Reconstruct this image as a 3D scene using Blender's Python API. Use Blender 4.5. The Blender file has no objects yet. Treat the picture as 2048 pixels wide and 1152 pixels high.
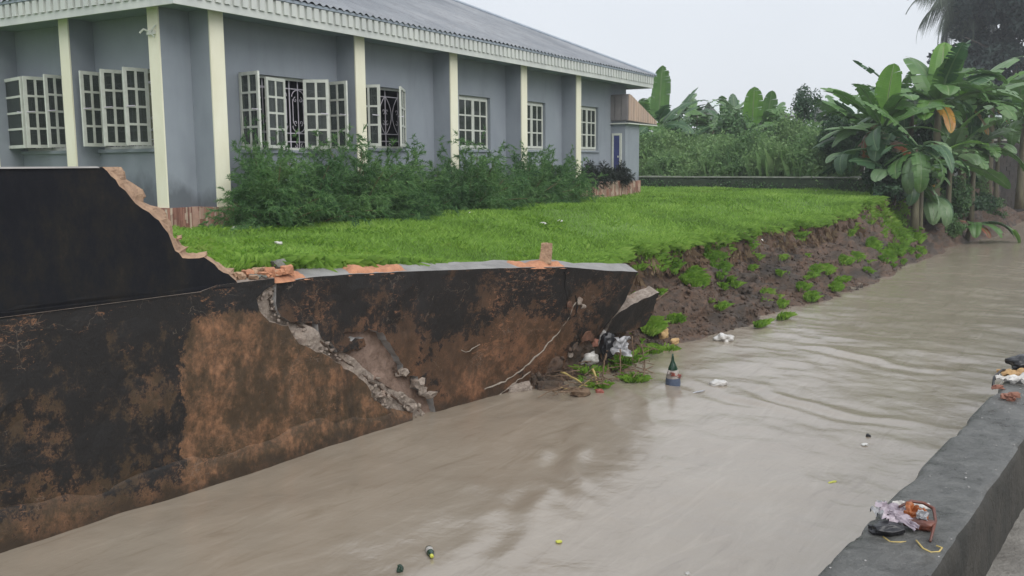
import bpy, bmesh, math, random
import numpy as np
from mathutils import Vector, Matrix
from mathutils.geometry import delaunay_2d_cdt

random.seed(7)
RNG = np.random.default_rng(11)
scene = bpy.context.scene
COL = scene.collection
PI = math.pi
rad = math.radians

# ------------------------------------------------------------------ camera
PITCH, ROLL, FPX = 0.1297, -0.0082, 1881.0
CAMZ = 3.0
HAZE = .0013
cam_data = bpy.data.cameras.new('camera')
cam = bpy.data.objects.new('camera', cam_data)
COL.objects.link(cam)
cam.matrix_world = (Matrix.Translation((0, 0, CAMZ)) @ Matrix.Rotation(PI / 2 - PITCH, 4, 'X')
                    @ Matrix.Rotation(ROLL, 4, 'Z'))
cam_data.sensor_width = 36
cam_data.lens = 36 * FPX / 2048
cam_data.clip_start = 0.05
cam_data.clip_end = 2000
scene.camera = cam

# ------------------------------------------------------------------ world, sun, exposure (overcast day)
SUN_EL, SUN_AZ = rad(48), rad(150)          # azimuth clockwise from +Y
world = bpy.data.worlds.new('World')
scene.world = world
world.use_nodes = True
nt = world.node_tree
nt.nodes.clear()
wout = nt.nodes.new('ShaderNodeOutputWorld')
wbg = nt.nodes.new('ShaderNodeBackground')
wsky = nt.nodes.new('ShaderNodeTexSky')
wsky.sky_type = 'NISHITA'
wsky.sun_disc = False
wsky.sun_elevation = SUN_EL
wsky.sun_rotation = SUN_AZ
wsky.dust_density = 4.0
wsky.air_density = 1.0
wmix = nt.nodes.new('ShaderNodeMix')
wmix.data_type = 'RGBA'
wmix.inputs['Factor'].default_value = 0.9
wtc = nt.nodes.new('ShaderNodeTexCoord')
wno = nt.nodes.new('ShaderNodeTexNoise')
wno.inputs['Scale'].default_value = 1.6
wno.inputs['Detail'].default_value = 4
wrp = nt.nodes.new('ShaderNodeValToRGB')
wrp.color_ramp.elements[0].position = 0.3
wrp.color_ramp.elements[0].color = (5.2, 5.5, 5.95, 1)
wrp.color_ramp.elements[1].position = 0.7
wrp.color_ramp.elements[1].color = (6.2, 6.45, 6.8, 1)
nt.links.new(wtc.outputs['Generated'], wno.inputs['Vector'])
nt.links.new(wno.outputs['Fac'], wrp.inputs['Fac'])
nt.links.new(wsky.outputs['Color'], wmix.inputs['A'])
nt.links.new(wrp.outputs['Color'], wmix.inputs['B'])
nt.links.new(wmix.outputs['Result'], wbg.inputs['Color'])
wbg.inputs['Strength'].default_value = 0.1
nt.links.new(wbg.outputs['Background'], wout.inputs['Surface'])

sun_data = bpy.data.lights.new('sun', 'SUN')
sun_data.energy = 1.5
sun_data.angle = rad(60)
sun_data.color = (1.0, 0.98, 0.95)
sun = bpy.data.objects.new('sun', sun_data)
COL.objects.link(sun)
sdir = Vector((math.sin(SUN_AZ) * math.cos(SUN_EL), math.cos(SUN_AZ) * math.cos(SUN_EL), math.sin(SUN_EL)))
sun.rotation_euler = sdir.to_track_quat('Z', 'Y').to_euler()
sun.location = (0, -10, 30)

scene.view_settings.view_transform = 'Standard'
scene.view_settings.look = 'None'
scene.view_settings.gamma = 1
scene.view_settings.exposure = 0.62
scene.view_settings.use_curve_mapping = False
scene.render.engine = 'CYCLES'

# ------------------------------------------------------------------ frames of reference
CA = 0.641                                   # channel direction (azimuth)
DX, DY = math.sin(CA), math.cos(CA)          # along the channel
NX, NY = math.cos(CA), -math.sin(CA)         # across, towards the near bank
LAWN = 1.93


def W(s, n, z):
    return Vector((DX * s + NX * n, DY * s + NY * n, z))


def Wn(a):                                   # numpy (N,3) of s,n,z
    a = np.asarray(a, float)
    return np.stack([DX * a[:, 0] + NX * a[:, 1], DY * a[:, 0] + NY * a[:, 1], a[:, 2]], 1)


TH = 0.5254                                  # building axis
BD = Vector((math.sin(TH), math.cos(TH), 0))
BN = Vector((-math.cos(TH), math.sin(TH), 0))
BO = Vector((-4.995, 16.457, LAWN))


def BW(t, m, z):
    return BO + BD * t + BN * m + Vector((0, 0, z))


def ray(x, y):                               # sight line through a photograph pixel (2048 wide)
    u, v = x - 1024, y - 576
    c, s = math.cos(ROLL), math.sin(ROLL)
    u, v = c * u + s * v, -s * u + c * v
    up = -v / FPX
    return Vector((u / FPX, math.cos(PITCH) + up * math.sin(PITCH), -math.sin(PITCH) + up * math.cos(PITCH)))


def at_z(x, y, z):
    d = ray(x, y)
    return Vector((0, 0, CAMZ)) + d * ((z - CAMZ) / d.z)


def at_y(x, y, Y):
    d = ray(x, y)
    return Vector((0, 0, CAMZ)) + d * (Y / d.y)


def sn(P):
    return P.x * DX + P.y * DY, P.x * NX + P.y * NY, P.z


def b_at(px, py, m=None, t=None):            # building-local point on plane m=const or t=const
    d = ray(px, py)
    O = Vector((0, 0, CAMZ)) - BO
    if m is not None:
        k = (m - O.dot(BN)) / d.dot(BN)
    else:
        k = (t - O.dot(BD)) / d.dot(BD)
    P = O + d * k
    return P.dot(BD), P.dot(BN), P.z


def smooth(a, b, x):
    u = np.clip((np.asarray(x, float) - a) / (b - a), 0, 1)
    return u * u * (3 - 2 * u)


# ------------------------------------------------------------------ numpy value noise
def _hash(i, j, k, seed):
    h = (i * 374761393 + j * 668265263 + k * 2147483647 + seed * 974711) & 0xffffffff
    h = ((h ^ (h >> 13)) * 1274126177) & 0xffffffff
    h = (h ^ (h >> 16)) & 0xffffffff
    return h.astype(np.float64) / 0xffffffff


def vnoise(P, seed=0):
    P = np.asarray(P, float)
    I = np.floor(P).astype(np.int64)
    F = P - I
    F = F * F * (3 - 2 * F)
    r = 0
    for a in (0, 1):
        for b in (0, 1):
            for c in (0, 1):
                w = (F[:, 0] if a else 1 - F[:, 0]) * (F[:, 1] if b else 1 - F[:, 1]) * (F[:, 2] if c else 1 - F[:, 2])
                r = r + w * _hash(I[:, 0] + a, I[:, 1] + b, I[:, 2] + c, seed)
    return r * 2 - 1


def fbm(P, octv=4, seed=0, gain=.5):
    P = np.asarray(P, float)
    r, amp = 0, 1.0
    for o in range(octv):
        r = r + amp * vnoise(P * (2 ** o), seed + o * 17)
        amp *= gain
    return r


# ------------------------------------------------------------------ materials
MATS = {}


def new_mat(name):
    m = bpy.data.materials.new(name)
    m.use_nodes = True
    n = m.node_tree
    b = n.nodes['Principled BSDF']
    MATS[name] = m
    return m, n, b


def N(n, t, **kw):
    o = n.nodes.new(t)
    for k, v in kw.items():
        if k in o.inputs.keys():
            o.inputs[k].default_value = v
        else:
            setattr(o, k, v)
    return o


def ramp(n, src, stops):
    r = n.nodes.new('ShaderNodeValToRGB')
    e = r.color_ramp.elements
    while len(e) < len(stops):
        e.new(0.5)
    for i, (p, c) in enumerate(stops):
        e[i].position = p
        e[i].color = (*c, 1) if len(c) == 3 else c
    n.links.new(src, r.inputs['Fac'])
    return r.outputs['Color']


def pos(n, scale=(1, 1, 1)):
    g = n.nodes.new('ShaderNodeNewGeometry')
    mp = n.nodes.new('ShaderNodeMapping')
    mp.inputs['Scale'].default_value = scale
    n.links.new(g.outputs['Position'], mp.inputs['Vector'])
    return mp.outputs['Vector']


def noise(n, vec, scale, detail=6, rough=.6, dist=0):
    o = N(n, 'ShaderNodeTexNoise', Scale=scale, Detail=detail, Roughness=rough, Distortion=dist)
    n.links.new(vec, o.inputs['Vector'])
    return o.outputs['Fac']


def math_(n, op, a, b=None, c=None):
    o = n.nodes.new('ShaderNodeMath')
    o.operation = op
    for i, v in enumerate((a, b, c)):
        if v is None:
            continue
        if isinstance(v, (int, float)):
            o.inputs[i].default_value = v
        else:
            n.links.new(v, o.inputs[i])
    return o.outputs[0]


def mixc(n, fac, a, b, mode='MIX'):
    o = n.nodes.new('ShaderNodeMix')
    o.data_type = 'RGBA'
    o.blend_type = mode
    for key, v in (('Factor', fac), ('A', a), ('B', b)):
        sock = [s for s in o.inputs if s.name == key and (key == 'Factor' and s.type == 'VALUE' or s.type == 'RGBA')][0]
        if isinstance(v, (int, float)):
            sock.default_value = v
        elif isinstance(v, tuple):
            sock.default_value = (*v, 1) if len(v) == 3 else v
        else:
            n.links.new(v, sock)
    return [s for s in o.outputs if s.type == 'RGBA'][0]


def bump(n, b, h, strength=.4, dist=.02):
    o = N(n, 'ShaderNodeBump', Strength=strength, Distance=dist)
    n.links.new(h, o.inputs['Height'])
    n.links.new(o.outputs['Normal'], b.inputs['Normal'])


def simple(name, c1, c2=None, scale=6, rough=.6, bs=.3, bd=.01, bscale=None, metal=0, spec=.5, stretch=(1, 1, 1)):
    m, n, b = new_mat(name)
    c2 = c2 or tuple(x * .75 for x in c1)
    v = pos(n, stretch)
    f = noise(n, v, scale)
    n.links.new(ramp(n, f, [(.3, c2), (.7, c1)]), b.inputs['Base Color'])
    b.inputs['Roughness'].default_value = rough
    b.inputs['Metallic'].default_value = metal
    b.inputs['Specular IOR Level'].default_value = spec
    if bs:
        bump(n, b, noise(n, v, bscale or scale * 6), bs, bd)
    return m


def foliage(name, cols, rough=.5, trans=.3, patch=None):
    """leaf colour varies leaf by leaf (random per island) and in patches"""
    m, n, b = new_mat(name)
    g = n.nodes.new('ShaderNodeNewGeometry')
    k = len(cols)
    f = g.outputs['Random Per Island']
    if patch:
        nz = noise(n, pos(n), patch, 3)
        f = math_(n, 'ADD', math_(n, 'MULTIPLY', f, .5), math_(n, 'MULTIPLY_ADD', nz, 1.6, -.55))
    col = ramp(n, f, [(i / (k - 1), c) for i, c in enumerate(cols)])
    n.links.new(col, b.inputs['Base Color'])
    b.inputs['Roughness'].default_value = rough
    b.inputs['Specular IOR Level'].default_value = .35
    t = n.nodes.new('ShaderNodeBsdfTranslucent')
    n.links.new(col, t.inputs['Color'])
    mx = n.nodes.new('ShaderNodeMixShader')
    mx.inputs[0].default_value = trans
    out = n.nodes['Material Output']
    n.links.new(b.outputs[0], mx.inputs[1])
    n.links.new(t.outputs[0], mx.inputs[2])
    n.links.new(mx.outputs[0], out.inputs['Surface'])
    return m


# --- building paint: grey-blue render with damp marks that have a shape of their own
m, n, b = new_mat('blue_render')
v = pos(n)
f = noise(n, v, .8, 5)
c = ramp(n, f, [(.25, (.225, .252, .288)), (.75, (.288, .318, .355))])
sx = n.nodes.new('ShaderNodeSeparateXYZ')
n.links.new(pos(n), sx.inputs[0])
h = math_(n, 'ADD', sx.outputs['Z'], math_(n, 'MULTIPLY', noise(n, pos(n, (1, 1, .5)), 1.3, 5), -1.5))
damp = ramp(n, h, [(0, (1, 1, 1)), (1, (0, 0, 0))])
mr = n.nodes.new('ShaderNodeMapRange')
mr.inputs['From Min'].default_value = 1.75
mr.inputs['From Max'].default_value = 2.1
mr.inputs['To Min'].default_value = .75
mr.inputs['To Max'].default_value = 0
n.links.new(h, mr.inputs['Value'])
c = mixc(n, mr.outputs[0], c, (.075, .085, .1))
streak = noise(n, pos(n, (1.6, 1.6, .35)), 1.4, 7)
c = mixc(n, ramp(n, streak, [(.52, (0, 0, 0)), (.72, (.3, .3, .3))]), c, (.15, .165, .19))
n.links.new(c, b.inputs['Base Color'])
b.inputs['Roughness'].default_value = .75
bump(n, b, noise(n, v, 40), .15, .006)

simple('cream_paint', (.83, .81, .66), (.74, .71, .54), 2.5, .6, .15, .004, 40, stretch=(1, 1, .4))
simple('frame_white', (.62, .64, .58), (.5, .52, .46), 9, .4, .05, .002)
simple('grille_white', (.66, .62, .7), (.55, .52, .58), 9, .45, .05, .002)
simple('fascia', (.6, .62, .58), (.47, .49, .47), 2.2, .5, .1, .004, stretch=(1, 1, .5))
simple('soffit', (.3, .34, .4), (.24, .27, .33), 2, .7, .1, .004)
simple('interior', (.06, .065, .08), (.04, .045, .06), 2, .9, 0)  # dark room colour stands in for the unlit inside behind the windows
simple('curtain', (.34, .34, .25), (.2, .2, .15), 5, .9, .2, .01, stretch=(6, 6, .4))
simple('hood', (.52, .37, .28), (.36, .28, .23), 1.6, .6, .1, .004, stretch=(4, 4, .6))
simple('hood_dark', (.24, .22, .22), (.17, .16, .165), 2, .65, .1, .004)
simple('door_blue', (.05, .065, .2), (.04, .05, .15), 5, .4, .05, .002)

m, n, b = new_mat('glass')
b.inputs['Base Color'].default_value = (.075, .088, .084, 1)
b.inputs['Roughness'].default_value = .04
tr = n.nodes.new('ShaderNodeBsdfTransparent')
tr.inputs['Color'].default_value = (.62, .66, .62, 1)
mx = n.nodes.new('ShaderNodeMixShader')
mx.inputs[0].default_value = .5
n.links.new(b.outputs[0], mx.inputs[1])
n.links.new(tr.outputs[0], mx.inputs[2])
n.links.new(mx.outputs[0], n.nodes['Material Output'].inputs['Surface'])

# plinth tile strips: colour per strip
m, n, b = new_mat('tile_strip')
g = n.nodes.new('ShaderNodeNewGeometry')
c = ramp(n, g.outputs['Random Per Island'], [(0, (.2, .085, .07)), (.35, (.34, .17, .13)), (.6, (.46, .31, .25)), (.85, (.55, .45, .36)), (1, (.25, .12, .1))])
c = mixc(n, ramp(n, noise(n, pos(n), 3), [(.45, (0, 0, 0)), (.7, (.55, .55, .55))]), c, (.12, .085, .07))
n.links.new(c, b.inputs['Base Color'])
b.inputs['Roughness'].default_value = .45

# roof sheet
m, n, b = new_mat('roof_metal')
v = pos(n)
f = noise(n, pos(n, (1, 1, 1)), .55, 7, .65)
c = ramp(n, f, [(.3, (.17, .185, .205)), (.5, (.25, .265, .285)), (.72, (.34, .35, .365))])
c = mixc(n, ramp(n, noise(n, v, 3.5, 5), [(.5, (0, 0, 0)), (.7, (.45, .45, .45))]), c, (.16, .155, .16))
n.links.new(c, b.inputs['Base Color'])
b.inputs['Roughness'].default_value = .5
b.inputs['Metallic'].default_value = .25
simple('roof_trim', (.33, .38, .44), (.25, .29, .34), 3, .5, .05, .002)


# --- old wall: orange render under black algae
def wall_mat(name, bias, black, orange, orange2, up=1.0, seed=0.0, shift=0.0):
    m, n, b = new_mat(name)
    g = n.nodes.new('ShaderNodeNewGeometry')
    mp = n.nodes.new('ShaderNodeMapping')
    mp.inputs['Location'].default_value = (seed, seed * .7, 0)
    mp.inputs['Scale'].default_value = (1, 1, .9)
    n.links.new(g.outputs['Position'], mp.inputs['Vector'])
    v = mp.outputs['Vector']
    sp = n.nodes.new('ShaderNodeSeparateXYZ')
    n.links.new(g.outputs['Position'], sp.inputs[0])
    big = noise(n, v, .75, 3, .5)
    mid = noise(n, v, 2.8, 12, .74, .1)
    fine = noise(n, v, 16, 8, .75)
    # base render colour
    base = ramp(n, mid, [(.28, tuple(x * .45 for x in orange2)), (.46, orange2), (.62, orange), (.8, tuple(min(1, x * 1.25) for x in orange))])
    base = mixc(n, ramp(n, fine, [(.35, (.65, .65, .65)), (.6, (0, 0, 0))]), base, tuple(x * .5 for x in orange2))
    # algae: more towards the top of the wall, broken up
    a = math_(n, 'MULTIPLY_ADD', sp.outputs['Z'], .24 * up, bias)
    fin2 = noise(n, v, 8, 12, .85, .1)
    a = math_(n, 'ADD', a, math_(n, 'MULTIPLY_ADD', big, 1.7, -.85))
    a = math_(n, 'ADD', a, math_(n, 'MULTIPLY_ADD', mid, 1.7, -.85))
    a = math_(n, 'ADD', a, math_(n, 'MULTIPLY_ADD', fin2, 1.5, -.75))
    if shift:                                # cleaner render at the broken end of the wall
        al = math_(n, 'ADD', math_(n, 'MULTIPLY', sp.outputs['X'], DX), math_(n, 'MULTIPLY', sp.outputs['Y'], DY))
        al = math_(n, 'ADD', al, math_(n, 'MULTIPLY_ADD', mid, .8, -.4))
        mrr = n.nodes.new('ShaderNodeMapRange')
        mrr.inputs['From Min'].default_value = 4.95
        mrr.inputs['From Max'].default_value = 5.15
        mrr.inputs['To Min'].default_value = 0
        mrr.inputs['To Max'].default_value = shift
        n.links.new(al, mrr.inputs['Value'])
        lo = math_(n, 'SMOOTH_MIN', math_(n, 'MULTIPLY', math_(n, 'SUBTRACT', 1.75, sp.outputs['Z']), 2.6), 1.0, .2)
        lo = math_(n, 'MAXIMUM', lo, 0.0)
        a = math_(n, 'ADD', a, math_(n, 'MULTIPLY', mrr.outputs[0], lo))
    mask = ramp(n, a, [(.42, (0, 0, 0)), (.5, (.8, .8, .8)), (.58, (1, 1, 1))])
    c = mixc(n, mask, base, black)
    # rain streaks running down, pale flecks where the skin has peeled, hairline cracks
    vs = n.nodes.new('ShaderNodeMapping')
    vs.inputs['Scale'].default_value = (4.0, 4.0, .7)
    n.links.new(g.outputs['Position'], vs.inputs['Vector'])
    st = noise(n, vs.outputs['Vector'], 1.0, 7, .7, .3)
    c = mixc(n, ramp(n, st, [(.55, (0, 0, 0)), (.68, (.5, .5, .5))]), c, black)
    v2 = n.nodes.new('ShaderNodeMapping')
    v2.inputs['Scale'].default_value = (1, 1, 2.2)
    v2.inputs['Rotation'].default_value = (.2, .1, 0)
    n.links.new(g.outputs['Position'], v2.inputs['Vector'])
    sc = noise(n, v2.outputs['Vector'], 11, 9, .82, 1.0)
    zone = noise(n, v, 1.3, 4, .6)
    fl = math_(n, 'ADD', sc, math_(n, 'MULTIPLY_ADD', zone, .5, -.25))
    c = mixc(n, ramp(n, fl, [(.61, (0, 0, 0)), (.66, (.8, .8, .8))]), c, tuple(x * .85 for x in orange))
    vor = N(n, 'ShaderNodeTexVoronoi', Scale=2.6, feature='DISTANCE_TO_EDGE')
    dsn = N(n, 'ShaderNodeTexNoise', Scale=5.0, Detail=4)
    n.links.new(g.outputs['Position'], dsn.inputs['Vector'])
    vadd = n.nodes.new('ShaderNodeVectorMath')
    vadd.operation = 'MULTIPLY_ADD'
    vadd.inputs[1].default_value = (.35, .35, .35)
    n.links.new(dsn.outputs['Color'], vadd.inputs[0])
    n.links.new(g.outputs['Position'], vadd.inputs[2])
    n.links.new(vadd.outputs[0], vor.inputs['Vector'])
    hair = math_(n, 'MULTIPLY', math_(n, 'LESS_THAN', vor.outputs['Distance'], .007), math_(n, 'GREATER_THAN', zone, .54))
    c = mixc(n, math_(n, 'MULTIPLY', hair, .4), c, (.17, .13, .1))
    tide = math_(n, 'ADD', sp.outputs['Z'], math_(n, 'MULTIPLY_ADD', mid, .35, -.17))
    c = mixc(n, ramp(n, tide, [(.03, (.75, .75, .75)), (.14, (0, 0, 0))]), c, (.035, .024, .016))
    n.links.new(c, b.inputs['Base Color'])
    n.links.new(ramp(n, mid, [(.3, (.45, .45, .45)), (.7, (.75, .75, .75))]), b.inputs['Roughness'])
    b.inputs['Specular IOR Level'].default_value = .35
    hh = math_(n, 'ADD', math_(n, 'MULTIPLY', mid, 1.0), math_(n, 'MULTIPLY', fine, .45))
    bump(n, b, hh, .7, .03)
    return m


wall_mat('wall_left', .25, (.0115, .0105, .010), (.28, .142, .074), (.072, .046, .025), 1.75, 0.0, -1.25)
wall_mat('wall_slab', .25, (.012, .010, .009), (.26, .125, .066), (.09, .05, .028), 1.45, 5.3)
wall_mat('footing', .2, (.022, .017, .012), (.2, .092, .055), (.1, .052, .033), .4, 9.0)

m, n, b = new_mat('black_wall')
v = pos(n, (1, 1, .6))
f = noise(n, v, 3.2, 12, .78)
c = ramp(n, f, [(.3, (.0055, .0062, .009)), (.48, (.009, .0097, .0125)), (.6, (.016, .015, .0135)), (.74, (.036, .029, .021))])
fk = noise(n, v, 30, 8, .8)
c = mixc(n, ramp(n, fk, [(.64, (0, 0, 0)), (.72, (.5, .5, .5))]), c, (.06, .055, .05))
n.links.new(c, b.inputs['Base Color'])
b.inputs['Roughness'].default_value = .8
b.inputs['Specular IOR Level'].default_value = .15
bump(n, b, noise(n, v, 14, 8, .7), .5, .012)

simple('broken_block', (.5, .33, .21), (.3, .19, .125), 9, .85, .9, .03, 40)
simple('wall_cap', (.42, .41, .4), (.3, .29, .28), 5, .8, .4, .01, 30)
m, n, b = new_mat('broken_core')
v = pos(n)
f = noise(n, v, 14, 8, .75)
c = ramp(n, f, [(.28, (.08, .065, .055)), (.4, (.27, .22, .185)), (.58, (.43, .36, .3)), (.78, (.58, .5, .42))])
c = mixc(n, ramp(n, noise(n, v, 3.0, 4), [(.55, (0, 0, 0)), (.72, (.5, .5, .5))]), c, (.24, .125, .075))
n.links.new(c, b.inputs['Base Color'])
b.inputs['Roughness'].default_value = .85
bump(n, b, noise(n, v, 26, 8, .8), 1.0, .04)
simple('spalled_render', (.26, .18, .14), (.13, .085, .062), 7, .85, .9, .03, 30)
simple('coping_grey', (.29, .28, .27), (.17, .165, .16), 4, .6, .6, .012, 45)
simple('orange_mortar', (.58, .28, .155), (.38, .17, .095), 12, .85, .9, .02, 60)
simple('stone_grey', (.2, .2, .17), (.1, .105, .09), 9, .8, .8, .02, 40)

m, n, b = new_mat('mud')
v = pos(n)
f = noise(n, v, 1.1, 5, .6)
g2 = noise(n, v, 13, 8, .75)
c = ramp(n, f, [(.28, (.036, .029, .023)), (.42, (.08, .058, .041)), (.54, (.155, .092, .058)), (.64, (.1, .072, .05)), (.78, (.155, .112, .078))])
c = mixc(n, ramp(n, g2, [(.36, (.75, .75, .75)), (.6, (0, 0, 0))]), c, (.034, .026, .022))
n.links.new(c, b.inputs['Base Color'])
n.links.new(ramp(n, g2, [(.3, (.4, .4, .4)), (.7, (.85, .85, .85))]), b.inputs['Roughness'])
bump(n, b, math_(n, 'ADD', g2, math_(n, 'MULTIPLY', noise(n, v, 45, 6, .7), .4)), 1.0, .05)

simple('lawn_soil', (.12, .22, .03), (.085, .16, .025), 2.2, .9, .6, .02, 30)
simple('ground', (.09, .12, .045), (.05, .06, .03), .4, .9, .5, .02, 6)
foliage('grass', [(.1, .185, .032), (.18, .325, .05), (.255, .43, .07), (.34, .5, .11)], .6, .35, .5)
foliage('bank_grass', [(.08, .17, .022), (.14, .28, .03), (.21, .36, .045), (.26, .36, .08)], .6, .35, .8)
foliage('feathery', [(.038, .095, .042), (.085, .185, .072), (.15, .28, .1), (.24, .39, .14)], .6, .45, 1.1)
foliage('feathery_dark', [(.016, .026, .022), (.03, .042, .034), (.045, .06, .045)], .6, .2, 1.1)
foliage('weeds', [(.075, .155, .06), (.135, .245, .09), (.2, .32, .12), (.27, .39, .17)], .6, .4, .7)
foliage('shrub_dark', [(.028, .066, .034), (.046, .1, .048), (.075, .14, .065)], .55, .25, .9)
foliage('shrub_mid', [(.055, .13, .05), (.095, .19, .07), (.14, .25, .09)], .55, .3, .9)
foliage('tree_dark', [(.02, .036, .034), (.034, .056, .048), (.05, .078, .06)], .6, .2, .35)
foliage('palm_leaf', [(.06, .085, .065), (.09, .12, .085), (.12, .15, .1)], .6, .3)
foliage('dead_roots', [(.09, .06, .04), (.17, .11, .07), (.26, .2, .12)], .8, .1)
simple('bark', (.13, .11, .09), (.07, .06, .05), 8, .9, .8, .03, 25, stretch=(1, 1, .3))
simple('twig', (.2, .13, .08), (.1, .065, .04), 14, .8, .4, .01)


def leaf_mat(name, c1, c2, rib, trans=.25):
    m, n, b = new_mat(name)
    tc = n.nodes.new('ShaderNodeUVMap')
    sp = n.nodes.new('ShaderNodeSeparateXYZ')
    n.links.new(tc.outputs[0], sp.inputs[0])
    f = noise(n, pos(n), 2.2, 4)
    c = ramp(n, f, [(.3, c2), (.7, c1)])
    wv = math_(n, 'MULTIPLY_ADD', math_(n, 'SINE', math_(n, 'MULTIPLY', sp.outputs['Y'], 190.0)), .5, .5)
    c = mixc(n, math_(n, 'MULTIPLY', wv, .22), c, tuple(x * .55 for x in c1))
    edge = math_(n, 'ABSOLUTE', math_(n, 'SUBTRACT', sp.outputs['X'], .5))
    c = mixc(n, math_(n, 'LESS_THAN', edge, .035), c, rib)
    n.links.new(c, b.inputs['Base Color'])
    b.inputs['Roughness'].default_value = .38
    t = n.nodes.new('ShaderNodeBsdfTranslucent')
    n.links.new(c, t.inputs['Color'])
    mx = n.nodes.new('ShaderNodeMixShader')
    mx.inputs[0].default_value = trans
    n.links.new(b.outputs[0], mx.inputs[1])
    n.links.new(t.outputs[0], mx.inputs[2])
    n.links.new(mx.outputs[0], n.nodes['Material Output'].inputs['Surface'])


leaf_mat('banana_bright', (.15, .31, .05), (.1, .235, .04), (.3, .4, .14), .35)
leaf_mat('banana_mid', (.12, .24, .062), (.07, .16, .045), (.2, .28, .12))
leaf_mat('banana_dark', (.065, .15, .06), (.04, .1, .042), (.15, .22, .11))
leaf_mat('banana_pale', (.19, .3, .14), (.12, .21, .095), (.28, .35, .22))
leaf_mat('banana_yellow', (.5, .3, .045), (.4, .17, .03), (.4, .25, .06))
leaf_mat('banana_brown', (.3, .09, .04), (.16, .07, .035), (.3, .16, .08))
simple('pseudostem', (.16, .15, .085), (.08, .065, .045), 7, .7, .4, .01, 30, stretch=(1, 1, .25))

# --- muddy water
m, n, b = new_mat('muddy_water')
v = pos(n)
f = noise(n, v, .5, 5, .6)
c = ramp(n, f, [(.3, (.255, .213, .163)), (.7, (.305, .262, .205))])
mps = n.nodes.new('ShaderNodeMapping')
mps.vector_type = 'TEXTURE'
mps.inputs['Rotation'].default_value = (0, 0, PI / 2 - CA)
mps.inputs['Scale'].default_value = (2.6, .5, 1)
n.links.new(v, mps.inputs['Vector'])
silt = noise(n, mps.outputs['Vector'], 2.2, 8, .65, 1.2)
c = mixc(n, ramp(n, silt, [(.52, (0, 0, 0)), (.7, (.32, .32, .32))]), c, (.4, .355, .29))
c = mixc(n, ramp(n, silt, [(.3, (.4, .4, .4)), (.45, (0, 0, 0))]), c, (.16, .122, .082))
n.links.new(c, b.inputs['Base Color'])
b.inputs['Roughness'].default_value = .2
b.inputs['IOR'].default_value = 2.0
b.inputs['Specular IOR Level'].default_value = .5
mpw = n.nodes.new('ShaderNodeMapping')
mpw.inputs['Rotation'].default_value = (0, 0, -(PI / 2 - CA))
mpw.vector_type = 'TEXTURE'
g = n.nodes.new('ShaderNodeNewGeometry')
n.links.new(g.outputs['Position'], mpw.inputs['Vector'])
w1 = noise(n, mpw.outputs['Vector'], 3.2, 5, .6, .6)
w2 = noise(n, mpw.outputs['Vector'], 14, 4, .6, .3)
bump(n, b, math_(n, 'ADD', w1, math_(n, 'MULTIPLY', w2, .3)), .26, .03)

# --- parapet concrete (wet), road
m, n, b = new_mat('wet_concrete')
v = pos(n)
f = noise(n, v, 5.2, 9, .72, .4)
g2 = noise(n, v, 34, 6, .75)
c = ramp(n, f, [(.3, (.045, .046, .043)), (.46, (.105, .106, .1)), (.6, (.165, .165, .156)), (.78, (.25, .247, .228))])
c = mixc(n, ramp(n, g2, [(.3, (.5, .5, .5)), (.5, (0, 0, 0))]), c, (.06, .06, .055))
vo = N(n, 'ShaderNodeTexVoronoi', Scale=30.0)
n.links.new(v, vo.inputs['Vector'])
c = mixc(n, ramp(n, vo.outputs['Distance'], [(.03, (.4, .4, .4)), (.09, (0, 0, 0))]), c, (.4, .39, .36))
n.links.new(c, b.inputs['Base Color'])
n.links.new(ramp(n, f, [(.35, (.22, .22, .22)), (.7, (.6, .6, .6))]), b.inputs['Roughness'])
bump(n, b, math_(n, 'ADD', g2, f), 1.0, .02)
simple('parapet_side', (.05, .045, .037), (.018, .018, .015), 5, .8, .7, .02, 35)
simple('road_concrete', (.25, .235, .21), (.13, .12, .105), 6, .7, .8, .02, 40)
simple('moss_wall', (.06, .085, .045), (.022, .035, .022), 2.5, .9, .6, .02, 25)
simple('pale_cap', (.4, .4, .36), (.2, .22, .17), 3, .8, .4, .01)
simple('block_wall', (.055, .047, .04), (.02, .019, .018), 1.4, .9, .5, .02, 20)
simple('pale_roof', (.56, .62, .6), (.46, .52, .5), 1.5, .45, .05, .01)
simple('grey_house', (.42, .42, .4), (.33, .33, .32), 2, .8, .1, .01)
simple('dark_eave', (.08, .075, .07), (.05, .048, .045), 3, .8, .1, .01)

# ------------------------------------------------------------------ object helpers
def tag(o, label=None, cat=None, group=None, kind=None):
    if label:
        o['label'] = label
    if cat:
        o['category'] = cat
    if group:
        o['group'] = group
    if kind:
        o['kind'] = kind
    return o


def link(name, me, mats, parent=None):
    o = bpy.data.objects.new(name, me)
    COL.objects.link(o)
    for mname in ([mats] if isinstance(mats, str) else mats):
        me.materials.append(MATS[mname])
    if parent:
        o.parent = parent
    return o


def ob(name, verts, faces, mats, parent=None, smooth_=False, mi=None):
    me = bpy.data.meshes.new(name)
    me.from_pydata([tuple(v) for v in verts], [], faces)
    if mi is not None:
        me.polygons.foreach_set('material_index', mi)
    if smooth_:
        me.polygons.foreach_set('use_smooth', [True] * len(me.polygons))
    me.update()
    return link(name, me, mats, parent)


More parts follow.
